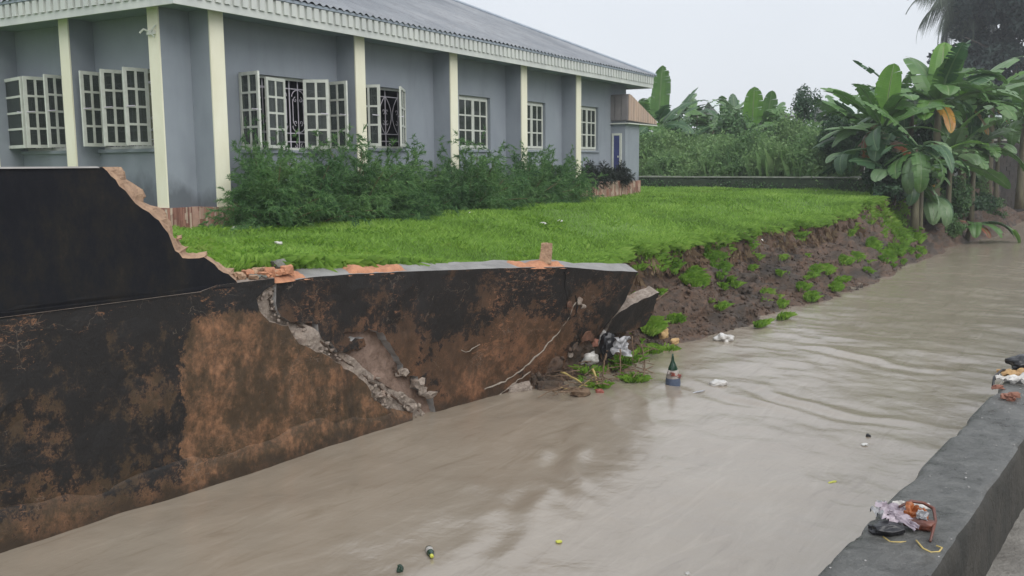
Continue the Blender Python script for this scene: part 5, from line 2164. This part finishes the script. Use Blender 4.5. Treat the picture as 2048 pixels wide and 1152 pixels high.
shrub('undergrowth', 1925, 425, 38, 110, 90, 'shaded growth on the bank right of the bare banana stems', 'shrub_dark', .09, 3000, 59, 'shrub', None, False)
shrub('undergrowth', 1975, 455, 42, 70, 60, 'low growth at the water below the block wall', 'shrub_mid', .07, 1500, 60, 'shrub', None, False)
shrub('undergrowth', 1900, 478, 34, 90, 45, 'tangle of leaves trailing at the water under the clump', 'weeds', .07, 1700, 63, 'shrub', None, False)

# ------------------------------------------------------------------ palm and big tree
pb_ = at_y(1915, 300, 70)
pt_top = at_y(1938, -8, 70)
pm = empty('palm_tree', (pb_.x, pb_.y, 1.6))
tag(pm, 'tall palm with drooping fronds at the top right', 'palm tree')
O_ = Vector(pm.location)
mb = MB()
top = pt_top - O_
mb.tube([Vector((0, 0, -.1)), Vector((.3, 0, top.z * .35)), Vector((.9, 0, top.z * .7)), top], [.24, .2, .17, .15], 10)
mb.build('trunk', 'bark', pm, True)
rp = np.random.default_rng(5)
for i in range(26):
    az = i * 2.4 + rp.normal() * .15
    el = rp.uniform(-.75, .9)
    L = rp.uniform(4.6, 6.2)
    p = np.array(top)
    d_el = el
    pts = [p.copy()]
    for j in range(12):
        p = p + np.array([math.cos(az) * math.cos(d_el), math.sin(az) * math.cos(d_el), math.sin(d_el)]) * L / 12
        d_el -= .15
        pts.append(p.copy())
    pts = np.array(pts)
    V, F = [], []
    lat0 = np.array([-math.sin(az), math.cos(az), 0])
    for j in range(10, 118):
        u_ = j / 120 * 12
        i0 = min(int(u_), 11)
        q = pts[i0] + (pts[i0 + 1] - pts[i0]) * (u_ - i0)
        fw = pts[i0 + 1] - pts[i0]
        fw /= np.linalg.norm(fw)
        for sg in (-1, 1):
            ll = 1.5 * math.sin(min(1, j / 120 * 1.15 + .12) * PI) + .15
            tip = q + (lat0 * sg * .55 + fw * .45 + np.array([0, 0, -.95 + rp.normal() * .2])) * ll
            b0 = len(V)
            V += [q - fw * .03, q + fw * .03, tip]
            F.append((b0, b0 + 1, b0 + 2))
    fo = fast('frond', np.array(V), np.array(F), 'palm_leaf', pm)
    mb = MB().tube([tuple(q) for q in pts], [.045 - .003 * j for j in range(13)], 5)
    mb.build('midrib', 'palm_leaf', fo)

bt = at_y(2010, 330, 66)
tr_ = empty('big_tree', (bt.x, bt.y, 1.5))
tag(tr_, 'large dark leafy tree behind the banana plants at the right edge', 'tree')
rt_ = np.random.default_rng(9)
mb = MB()
limbs(mb, rt_, (0, 0, -.1), (.5, 0, 9), .4, 9, 3.4)
mb.build('trunk', 'bark', tr_, True)
blobs = []
for i in range(64):
    a = rt_.uniform(0, 2 * PI)
    q = rt_.uniform(.1, 1) ** .6
    zz = rt_.uniform(3.2, 14.5)
    wmax = 5.6 * math.sqrt(max(.06, 1 - ((zz - 8) / 7.6) ** 2))
    blobs.append((math.cos(a) * q * wmax + 1.5, math.sin(a) * q * wmax, zz, rt_.uniform(1.0, 1.9), rt_.uniform(1.0, 1.9), rt_.uniform(.7, 1.3)))
V, F = leaf_cloud(rt_, blobs, 52000, .2)
fast('crown', V, F, 'tree_dark', tr_)
bt2 = at_y(1912, 330, 74)
shrub('big_tree', 1915, 330, 60, 100, 215, 'smaller dark tree left of the large one, below the palm', 'tree_dark', .16, 8000, 61, 'tree', None, True, 14, .35)

# ------------------------------------------------------------------ block wall at the bend and houses beyond
w0 = at_y(1945, 300, 47)
w1 = at_y(2200, 300, 50)
ang = math.atan2(w1.y - w0.y, w1.x - w0.x)
bw = empty('block_wall', (w0.x, w0.y, 0), ang)
tag(bw, 'dark weathered block wall at the bend of the channel', 'wall')
wl_len = (w1 - w0).length
MB().box(-.2, wl_len, .03, .22, -.8, 4.02).build('wall_body', 'block_wall', bw)
MB().box(-.25, wl_len, -.03, .28, 4.021, 4.10).build('coping', 'pale_cap', bw)
bmesh_b = MB().box(.008, .442, -.012, .029, .006, .214).build('block', 'block_wall', bw)
bmesh_b.location = (0, 0, 0)
first = True
for row in range(18):
    for c_ in range(10):
        x_ = c_ * .45 + (row % 2) * .225 - .2
        o = bmesh_b if first else bmesh_b.copy()
        if not first:
            COL.objects.link(o)
        first = False
        o.location = (x_, random.uniform(-.012, .012), .15 + row * .215)
mb = []
ft = rock('earth_foot', (2.8, -.35, -.1), (6.5, 1.3, 1.5), 'mud', 7, bw, 4, .4)


def house(px0, px1, py_eave, py_ridge, Y, label, mat_wall, vent=False, depth=7.0):
    p0, p1 = at_y(px0, py_eave, Y), at_y(px1, py_eave, Y)
    zr = at_y((px0 + px1) / 2, py_ridge, Y).z
    zb = 1.5
    root = empty('house', ((p0.x + p1.x) / 2, Y, zb))
    tag(root, label, 'house')
    hw_ = (p1.x - p0.x) / 2
    ze = p0.z - zb
    MB().box(-hw_ * .92, hw_ * .92, 0, depth, 0, ze).build('wall', mat_wall, root)
    V_, F_ = [], []
    k_ = int(hw_ * 2.2 / .12)
    for i in range(k_ + 1):
        x_ = -hw_ * 1.05 + hw_ * 2.1 * i / k_
        wv = .03 * (i % 2)
        V_ += [(x_, -.6, ze + wv), (x_, depth / 2, zr - zb + wv), (x_, depth + .6, ze + wv)]
    for i in range(k_):
        F_ += [(3 * i, 3 * i + 1, 3 * i + 4, 3 * i + 3), (3 * i + 1, 3 * i + 2, 3 * i + 5, 3 * i + 4)]
    ob('roof', V_, F_, 'pale_roof', root)
    MB().box(-hw_ * 1.04, hw_ * 1.04, -.58, -.5, ze - .22, ze - .03).build('fascia', 'dark_eave', root)
    # gable ends
    for sg in (-1, 1):
        MB().prism([(sg * hw_ * .92, 0, ze), (sg * hw_ * .92, depth, ze), (sg * hw_ * .92, depth / 2, zr - zb - .1)], (-sg * .15, 0, 0)).build('gable', mat_wall, root)
    MB().box(-hw_ * .5, -hw_ * .5 + 1.1, -.03, -.002, ze - 1.6, ze - .5).build('window', 'dark_eave', root)
    MB().box(hw_ * .3, hw_ * .3 + 1.1, -.03, -.002, ze - 1.6, ze - .5).build('window', 'dark_eave', root)
    return root


house(1440, 1580, 232, 196, 66, 'house with pale roof behind the banana plants', 'grey_house')
house(1560, 1650, 268, 232, 58, 'small grey house under the thin feathery tree', 'grey_house')
house(1675, 1830, 246, 192, 60, 'house with pale sloping roof left of the tall banana clump', 'grey_house')
hs_ = house(1935, 2160, 252, 225, 56, 'beige house above the block wall with a vent of pierced blocks', 'grey_house')
vb = None
v0 = at_y(1986, 288, 55.9)
for r_ in range(3):
    for c_ in range(7):
        o = None
        x_, z_ = v0.x - hs_.location.x + c_ * .19, v0.z - hs_.location.z + r_ * .17
        mbv = MB().box(x_, x_ + .15, -.05, -.004, z_, z_ + .13)
        mbv.build('vent_block', 'dark_eave', hs_)

# ------------------------------------------------------------------ litter and flotsam
for nm, c1, c2, ro in (('plastic_white', (.66, .65, .63), (.36, .34, .31), .35), ('plastic_grey', (.42, .42, .43), (.25, .25, .26), .35), ('plastic_black', (.022, .022, .026), (.012, .012, .014), .3),
                       ('sack_tan', (.55, .38, .17), (.33, .2, .1), .7), ('leaf_yellow', (.6, .62, .1), (.45, .45, .06), .5), ('scrap_red', (.32, .09, .06), (.18, .05, .04), .5),
                       ('wrapper_brown', (.16, .05, .03), (.07, .03, .025), .4), ('wrapper_orange', (.4, .13, .04), (.26, .08, .025), .4), ('film_lilac', (.42, .36, .4), (.27, .23, .27), .3),
                       ('string_yellow', (.55, .42, .15), (.4, .3, .1), .6), ('bottle_green', (.02, .06, .035), (.012, .03, .02), .15), ('label_blue', (.09, .12, .19), (.05, .065, .1), .4),
                       ('label_pale', (.42, .38, .35), (.25, .22, .2), .5), ('reed_yellow', (.45, .36, .12), (.3, .22, .08), .6), ('brick_red', (.26, .13, .09), (.22, .09, .06), .8), ('foam_white', (.75, .74, .7), (.6, .6, .57), .6)):
    simple(nm, c1, c2, 12, ro, .3, .006, 40)


def crumple(name, loc, size, mat, seed, parent=None, rz=0.0, sub=4):
    bm = bmesh.new()
    bmesh.ops.create_icosphere(bm, subdivisions=sub, radius=1)
    P = np.array([v.co[:] for v in bm.verts])
    d = 1 + .34 * (1 - 2 * np.abs(fbm(P * .9 + seed, 2, seed))) + .2 * fbm(P * 1.7, 2, seed + 2) + .1 * (1 - 2 * np.abs(fbm(P * 2.4 + 4, 2, seed + 5)))
    P = P * d[:, None] * .72
    for v, p in zip(bm.verts, P):
        v.co = (p[0] * size[0] / 2, p[1] * size[1] / 2, p[2] * size[2] / 2)
    me = bpy.data.meshes.new(name)
    bm.to_mesh(me)
    bm.free()
    me.polygons.foreach_set('use_smooth', [True] * len(me.polygons))
    o = link(name, me, mat, parent)
    o.location = loc
    o.rotation_euler = (0, 0, rz)
    return o


def film(name, loc, a, b2, amp, mat, seed, parent=None, rot=(0, 0, 0), k=18):
    u_, v_ = np.meshgrid(np.linspace(-.5, .5, k), np.linspace(-.5, .5, k), indexing='ij')
    P = np.stack([u_.ravel() * a, v_.ravel() * b2, u_.ravel() * 0], 1)
    Q_ = np.stack([u_.ravel() * 4 + seed, v_.ravel() * 4, u_.ravel() * 0], 1)
    P[:, 2] = amp * (1 - 2 * np.abs(fbm(Q_, 2, seed))) + amp * .4 * fbm(Q_ * 2, 2, seed + 1)
    P[:, 0] += a * .12 * fbm(Q_ * .8, 2, seed + 5)
    P[:, 1] += b2 * .15 * fbm(Q_ * .8 + 5, 2, seed + 6)
    I = np.arange(k * k).reshape(k, k)
    F = np.stack([I[:-1, :-1], I[1:, :-1], I[1:, 1:], I[:-1, 1:]], -1).reshape(-1, 4)
    o = fast(name, P, F, mat, parent, True)
    o.location = loc
    o.rotation_euler = rot
    return o


def lathe(mb, prof_, sides=14):
    b0 = len(mb.v)
    for (r_, z_) in prof_:
        for q in range(sides):
            a_ = 2 * PI * q / sides
            mb.v.append((r_ * math.cos(a_), r_ * math.sin(a_), z_))
    for i in range(len(prof_) - 1):
        for q in range(sides):
            q2 = (q + 1) % sides
            mb.f.append((b0 + i * sides + q, b0 + i * sides + q2, b0 + (i + 1) * sides + q2, b0 + (i + 1) * sides + q))
    return mb


# bottle bobbing upright
P = at_z(1346, 770, 0)
bt_ = empty('floating_bottle', (P.x, P.y, 0))
bt_.rotation_euler = (.05, -.06, .4)
tag(bt_, 'green pointed bottle bobbing upright in the water, with red, white and blue bands', 'bottle')
lathe(MB(), [(.098, -.2), (.1, .0), (.098, .06)]).build('bottle_body', 'bottle_green', bt_, True)
lathe(MB(), [(.1025, .0), (.104, .05), (.096, .11)]).build('blue_label', 'label_blue', bt_, True)
lathe(MB(), [(.094, .108), (.09, .15), (.074, .20), (.064, .225)]).build('pale_label', 'label_pale', bt_, True)
o = film('red_ribbon', (0, -.078, .16), .19, .05, .015, 'scrap_red', 3, bt_, (1.2, .35, 0))
o = crumple('torn_label', (-.08, -.03, .19), (.07, .05, .08), 'label_pale', 8, bt_)
o = crumple('torn_label', (.075, -.05, .13), (.08, .05, .06), 'label_pale', 9, bt_)
lathe(MB(), [(.066, .222), (.06, .25), (.04, .30), (.021, .35), (.016, .40), (.0125, .44), (.001, .442)]).build('neck', 'bottle_green', bt_, True)

# bottle lying in the near water
P = at_z(860, 1102, .02)
b2_ = empty('floating_bottle', (P.x, P.y, .012))
b2_.rotation_euler = (0, PI / 2 - .12, rad(-78))
tag(b2_, 'small dark bottle with white label and yellow cap floating nearest the camera', 'bottle')
lathe(MB(), [(.001, -.09), (.026, -.088), (.03, -.08), (.03, .03), (.024, .055), (.012, .085), (.012, .1)]).build('bottle_body', 'bottle_green', b2_, True)
lathe(MB(), [(.0312, -.05), (.0312, .025)]).build('label', 'plastic_white', b2_, True)
lathe(MB(), [(.0145, .098), (.0145, .122), (.001, .123)]).build('cap', 'leaf_yellow', b2_, True)


def flo(px, py, name, w_, l_, h_, mat, seed, label, cat, z=0.0, rz=0.0):
    P = at_z(px, py, z)
    o = crumple(name, (P.x, P.y, z + h_ * .18), (w_, l_, h_), mat, seed, None, rz)
    return tag(o, label, cat)


flo(800, 1141, 'floating_debris', .06, .09, .07, 'bottle_green', 4, 'dark lump in the water at the bottom edge, left of the small bottle', 'debris')
flo(1118, 1084, 'floating_leaf', .06, .05, .025, 'leaf_yellow', 5, 'bright yellow leaf floating at the bottom middle', 'leaf', 0, .5)
flo(1374, 1149, 'floating_scrap', .05, .05, .03, 'plastic_white', 6, 'white scrap cut by the bottom edge of the picture', 'litter')
flo(1665, 965, 'floating_leaf', .12, .04, .02, 'leaf_yellow', 7, 'pale yellow leaf floating near the parapet', 'leaf', 0, .5)
flo(1729, 890, 'floating_scrap', .09, .07, .03, 'foam_white', 8, 'round cream scrap on the water below a black one', 'litter')
flo(1736, 874, 'floating_scrap', .06, .06, .06, 'plastic_black', 9, 'small black scrap poking out of the water', 'litter')
flo(1437, 770, 'plastic_bag', .27, .2, .12, 'plastic_white', 10, 'white plastic bag floating right of the pointed bottle', 'bag', 0, .4)
flo(1396, 784, 'floating_scrap', .3, .05, .02, 'plastic_grey', 11, 'thin pale strip in the ripples behind the pointed bottle', 'litter', 0, .7)
flo(1448, 680, 'plastic_bag', .36, .3, .19, 'plastic_white', 12, 'white bag washed up against the mud bank', 'bag', .02, .3)
flo(1325, 672, 'sack', .26, .2, .24, 'sack_tan', 13, 'tan crumpled sack on the mud beside a grass tuft', 'sack', .12, .9)
flo(1350, 685, 'sack', .2, .13, .12, 'sack_tan', 14, 'flat tail of tan sacking reaching the waterline', 'sack', .06, .5)

# flotsam caught under the end of the slab
flo(1176, 722, 'plastic_bag', .34, .22, .3, 'plastic_white', 15, 'white plastic sack wedged under the end of the leaning slab', 'bag', .18, .2)
flo(1216, 702, 'plastic_bag', .24, .18, .46, 'plastic_black', 16, 'black plastic bag hanging under the broken wedge', 'bag', .33, .2)
P = at_z(1243, 692, .42)
tag(film('plastic_film', (P.x, P.y, .42), .25, .26, .05, 'plastic_grey', 17, None, (1.3, .25, .35)), 'torn grey plastic film caught right of the black bag', 'plastic film')
P = at_z(1205, 676, .5)
tag(film('plastic_film', (P.x, P.y, .5), .1, .26, .03, 'plastic_white', 18, None, (1.35, .2, .1)), 'strip of pale film sticking up above the black bag', 'plastic film')
flo(1190, 690, 'plastic_bag', .14, .1, .14, 'brick_red', 19, 'small reddish wrapper above the white sack', 'litter', .42, .2)
flo(1200, 786, 'floating_scrap', .14, .1, .09, 'scrap_red', 20, 'red and orange scrap at the tip of the yellow reed', 'litter')
flo(1160, 790, 'floating_debris', .3, .24, .16, 'twig', 21, 'brown lump of debris at the waterline under the twigs', 'debris')
flo(1100, 778, 'floating_debris', .5, .2, .2, 'mud', 22, 'muddy lump at the foot of the leaning slab', 'debris')
flo(1040, 782, 'floating_debris', .45, .2, .2, 'broken_core', 23, 'broken masonry lump at the waterline below the pale crack', 'debris', 0, .6)


def stick(pts, r_, mat, label, name='twig', cat='twig', leafy=None):
    W_ = []
    for (px, py, Y) in pts:
        W_.append(at_y(px, py, Y))
    c_ = W_[0]
    root = empty(name, c_)
    tag(root, label, cat)
    mb_ = MB()
    pp = [p - c_ for p in W_]
    fine = []
    for i in range(len(pp) - 1):
        for j in range(4):
            fine.append(pp[i].lerp(pp[i + 1], j / 4) + Vector((random.uniform(-1, 1), random.uniform(-1, 1), random.uniform(-1, 1))) * r_ * .7)
    fine.append(pp[-1])
    mb_.tube(fine, [r_ * (1 - .6 * i / len(fine)) for i in range(len(fine))], 6)
    mb_.build('stalk', mat, root, True)
    if leafy:
        V_, F_ = leaf_cloud(np.random.default_rng(int(pts[0][0])), [(*(pp[-1] * q), leafy, leafy, leafy * .6) for q in (.5, .8, 1.0)], 60, .035)
        fast('leaves', V_, F_, 'bank_grass', root)


stick(((1122, 742, 12.7), (1145, 755, 12.6), (1165, 768, 12.5), (1195, 780, 12.45)), .016, 'reed_yellow', 'yellow reed lying from the slab down to the red scrap', 'reed', 'reed')
stick(((1282, 690, 13.6), (1289, 720, 13.55), (1291, 745, 13.5), (1286, 775, 13.45)), .011, 'twig', 'thin dark bent twig standing in the water left of the pointed bottle')
stick(((1150, 790, 12.3), (1200, 762, 12.7), (1275, 748, 13.1)), .010, 'twig', 'long twig lying across the flotsam', 'twig', 'twig', .1)
stick(((1185, 740, 12.6), (1192, 760, 12.5), (1198, 772, 12.4)), .02, 'reed_yellow', 'short pale stalk upright in the flotsam below the black bag', 'reed', 'reed')
stick(((1240, 700, 12.9), (1241, 730, 12.85), (1238, 752, 12.8)), .014, 'twig', 'dark root hanging down to the water right of the black bag', 'root', 'root')
stick(((1215, 700, 12.7), (1208, 730, 12.65), (1206, 755, 12.6)), .018, 'twig', 'dark root hanging below the black bag', 'root', 'root')
stick(((1265, 672, 13.0), (1266, 700, 12.95), (1266, 725, 12.9)), .010, 'twig', 'thin root hanging from the broken wedge', 'root', 'root')
stick(((1312, 600, 13.0), (1325, 592, 13.05), (1338, 582, 13.1)), .012, 'twig', 'dark rod sticking out of the tip of the broken wedge', 'rod', 'rod')
stick(((1120, 775, 12.3), (1150, 780, 12.35), (1205, 742, 12.9)), .008, 'reed_yellow', 'thin pale twig crossing the yellow reed', 'twig', 'twig', .07)
# weed clumps among the flotsam
VV, FF, base = [], [], 0
rng = np.random.default_rng(31)
for (px, py, r_, cnt, zc) in ((1268, 762, .15, 260, 0.0), (1250, 722, .22, 260, .12), (1225, 735, .2, 200, .05), (1300, 705, .2, 160, .08), (1330, 700, .2, 120, .04), (1200, 775, .12, 120, 0.0), (1180, 745, .15, 100, .1)):
    P0 = at_z(px, py, zc)
    a_ = rng.uniform(0, 2 * PI, cnt)
    q = np.sqrt(rng.random(cnt)) * r_
    P = np.stack([P0.x + q * np.cos(a_), P0.y + q * np.sin(a_), np.full(cnt, zc)], 1)
    V, F = blades(P, rng.uniform(.05, .16, cnt), np.full(cnt, .01), 1.1, rng, .6, np.stack([np.cos(a_), np.sin(a_), a_ * 0], 1) * .7)
    VV.append(V)
    FF.append(F + base)
    base += len(V)
tag(fast('flotsam_weed', np.concatenate(VV), np.concatenate(FF), 'bank_grass'), 'green weed tangled in the flotsam at the end of the slab', 'weed', kind='stuff')

# matted twigs, stalks and leaf litter caught under the slab end
mb = MB()
rt2 = random.Random(12)
for q in range(150):
    px, py = rt2.uniform(1095, 1300), rt2.uniform(690, 790)
    if py < 760 - (px - 1100) * .3 - 30 or py > 800 - (px - 1100) * .32 + 6:
        continue
    P = at_z(px, py, rt2.uniform(0, .22))
    a_ = rt2.uniform(0, PI)
    d_ = Vector((math.cos(a_), math.sin(a_), rt2.uniform(-.35, .35))) * rt2.uniform(.05, .22)
    mb.tube([P - d_, P + Vector((rt2.uniform(-.02, .02), 0, .015)), P + d_], [rt2.uniform(.004, .009)] * 3, 4)
tag(mb.build('flotsam_twigs', 'twig'), 'mat of brown twigs and stalks caught at the end of the slab', 'twigs', kind='stuff')

# lawn litter
for i, (px, py, w_, lb) in enumerate(((556, 493, .16, 'white scrap of litter on the lawn, nearest the broken wall'), (940, 431, .2, 'small white scrap on the lawn in front of the bushes'), (1085, 452, .22, 'pale scrap of litter in the middle of the lawn'),
                                      (1120, 447, .14, 'tiny white scrap right of the pale one in the middle of the lawn'), (470, 462, .14, 'white scrap in the grass at the foot of the first bush'), (1632, 385, .16, 'white speck of litter at the far end of the lawn'))):
    s_, n2, z_ = hit_ground(px, py)
    o = crumple('litter_scrap', W(s_, n2, z_ + .05), (w_, w_ * .6, .07), 'plastic_white', 40 + i, None, i * 1.1, 3)
    tag(o, lb, 'litter', 'white litter on the lawn')
s_, n2, z_ = hit_ground(1522, 490)
tag(crumple('litter_scrap', W(s_, n2, z_ + .03), (.12, .08, .12), 'foam_white', 51, None, 0, 3), 'white scrap stuck in the mud under the lawn edge', 'litter')

# litter on the parapet
def par(px, py, up=0.0):
    P = at_z(px, py, PT)
    return Vector((P.x, P.y, PT + up))


c0 = par(1800, 1060)
pk = empty('crumpled_packaging', c0)
tag(pk, 'crumpled lilac and orange packaging with a yellow cord on the parapet', 'packaging')
dr_ = lambda px, py, up=0.0: par(px, py, up) - c0
o = crumple('dark_pouch', dr_(1772, 1068, .018), (.13, .09, .045), 'plastic_black', 61, pk, .15, 4)
o = film('lilac_film', dr_(1785, 1052, .045), .10, .075, .014, 'film_lilac', 62, pk, (.55, .2, .3))
o = film('lilac_film', dr_(1806, 1062, .035), .10, .025, .008, 'film_lilac', 66, pk, (.5, .3, -.9))
o = film('clear_film', dr_(1822, 1036, .045), .12, .03, .008, 'plastic_white', 63, pk, (.4, .1, -.05))
o = film('grey_film', dr_(1768, 1030, .02), .06, .07, .012, 'plastic_grey', 67, pk, (.3, -.3, .3))
o = crumple('wrapper', dr_(1842, 1062, .02), (.11, .075, .05), 'wrapper_brown', 64, pk, -.4, 4)
o = film('orange_flap', dr_(1832, 1052, .045), .07, .05, .012, 'wrapper_orange', 65, pk, (.7, .2, -.5))
o = film('pale_patch', dr_(1843, 1060, .05), .035, .03, .006, 'plastic_grey', 68, pk, (.8, .2, -.5))
pts = [dr_(1797, 1048, .06), dr_(1820, 1040, .066), dr_(1845, 1040, .06), dr_(1866, 1046, .05), dr_(1870, 1062, .035), dr_(1860, 1090, .012)]
MB().tube(pts, [.004, .006, .0055, .006, .005, .004], 6).build('brown_strap', 'wrapper_brown', pk, True)
MB().tube([dr_(1766, 1076, .004), dr_(1780, 1086, .004), dr_(1800, 1088, .006), dr_(1812, 1086, .004)], .0028, 5).build('cord', 'string_yellow', pk, True)
MB().tube([dr_(1832, 1088, .012), dr_(1846, 1100, .005), dr_(1862, 1107, .004), dr_(1878, 1106, .004), dr_(1884, 1102, .01), dr_(1872, 1100, .014)], .003, 5).build('cord', 'string_yellow', pk, True)

c0 = par(2030, 752)
pk = empty('crumpled_bag', c0)
tag(pk, 'black and yellow bag with white paper at the right edge on the parapet', 'bag')
crumple('black_bag', dr_(2044, 748, .06) , (.22, .16, .1), 'plastic_black', 71, pk, .2, 4)
film('white_paper', dr_(2030, 766, .02), .2, .06, .02, 'plastic_white', 72, pk, (.35, 0, -.1))
film('yellow_edge', dr_(2034, 757, .035), .2, .05, .012, 'sack_tan', 73, pk, (.4, 0, .05))
MB().tube([dr_(2020, 752, .03), dr_(2002, 758, .05), dr_(1988, 764, .03), dr_(1986, 774, .004)], .007, 5).build('strap', 'plastic_black', pk, True)
for i, (px, py, w_, lb) in enumerate(((1996, 778, .08, 'brown sliver of brick beside the bag strap on the parapet'), (2008, 796, .07, 'reddish brick chip on the parapet, nearest the water'), (2022, 802, .06, 'smallest brick chip on the parapet, nearest the camera'), (2028, 794, .07, 'brick chip on the parapet, furthest from the water'))):
    tag(rock('brick_chip', par(px, py, .012), (w_, w_ * .5, .03), 'brick_red', 90 + i, None, 2, .5, i, True), lb, 'brick chip', 'brick chips on the parapet')
# grit and pale pebbles on the parapet
VV, FF = [], []
for q in range(150):
    s_ = RNG.uniform(1.0, 8)
    P = np.array(W(s_, RNG.uniform(PI_N + .02, PO_N - .02), PT))
    sc = RNG.uniform(.001, .0035) * np.array([1, 1, .6]) * (1 + .12 * s_)
    VV.append(IV * (1 + .3 * RNG.normal(size=(len(IV), 1)).clip(-1, 1)) * sc + P)
    FF.append(IF + q * len(IV))
tag(fast('parapet_grit', np.concatenate(VV), np.concatenate(FF), 'wall_cap'), 'pale grit scattered on the wet parapet', 'grit', kind='stuff')

# ------------------------------------------------------------------ damp air
m = bpy.data.materials.new('damp_air')
m.use_nodes = True
m.node_tree.nodes.clear()
om = m.node_tree.nodes.new('ShaderNodeOutputMaterial')
pv = m.node_tree.nodes.new('ShaderNodeVolumePrincipled')
pv.inputs['Color'].default_value = (.93, .96, 1.0, 1)
pv.inputs['Density'].default_value = HAZE
pv.inputs['Anisotropy'].default_value = .2
m.node_tree.links.new(pv.outputs[0], om.inputs['Volume'])
MATS['damp_air'] = m
hz = MB().box(-70, 110, -40, 140, -2.2, 24).build('haze', 'damp_air')
tag(hz, 'thin rainy haze in the air', 'haze', kind='stuff')
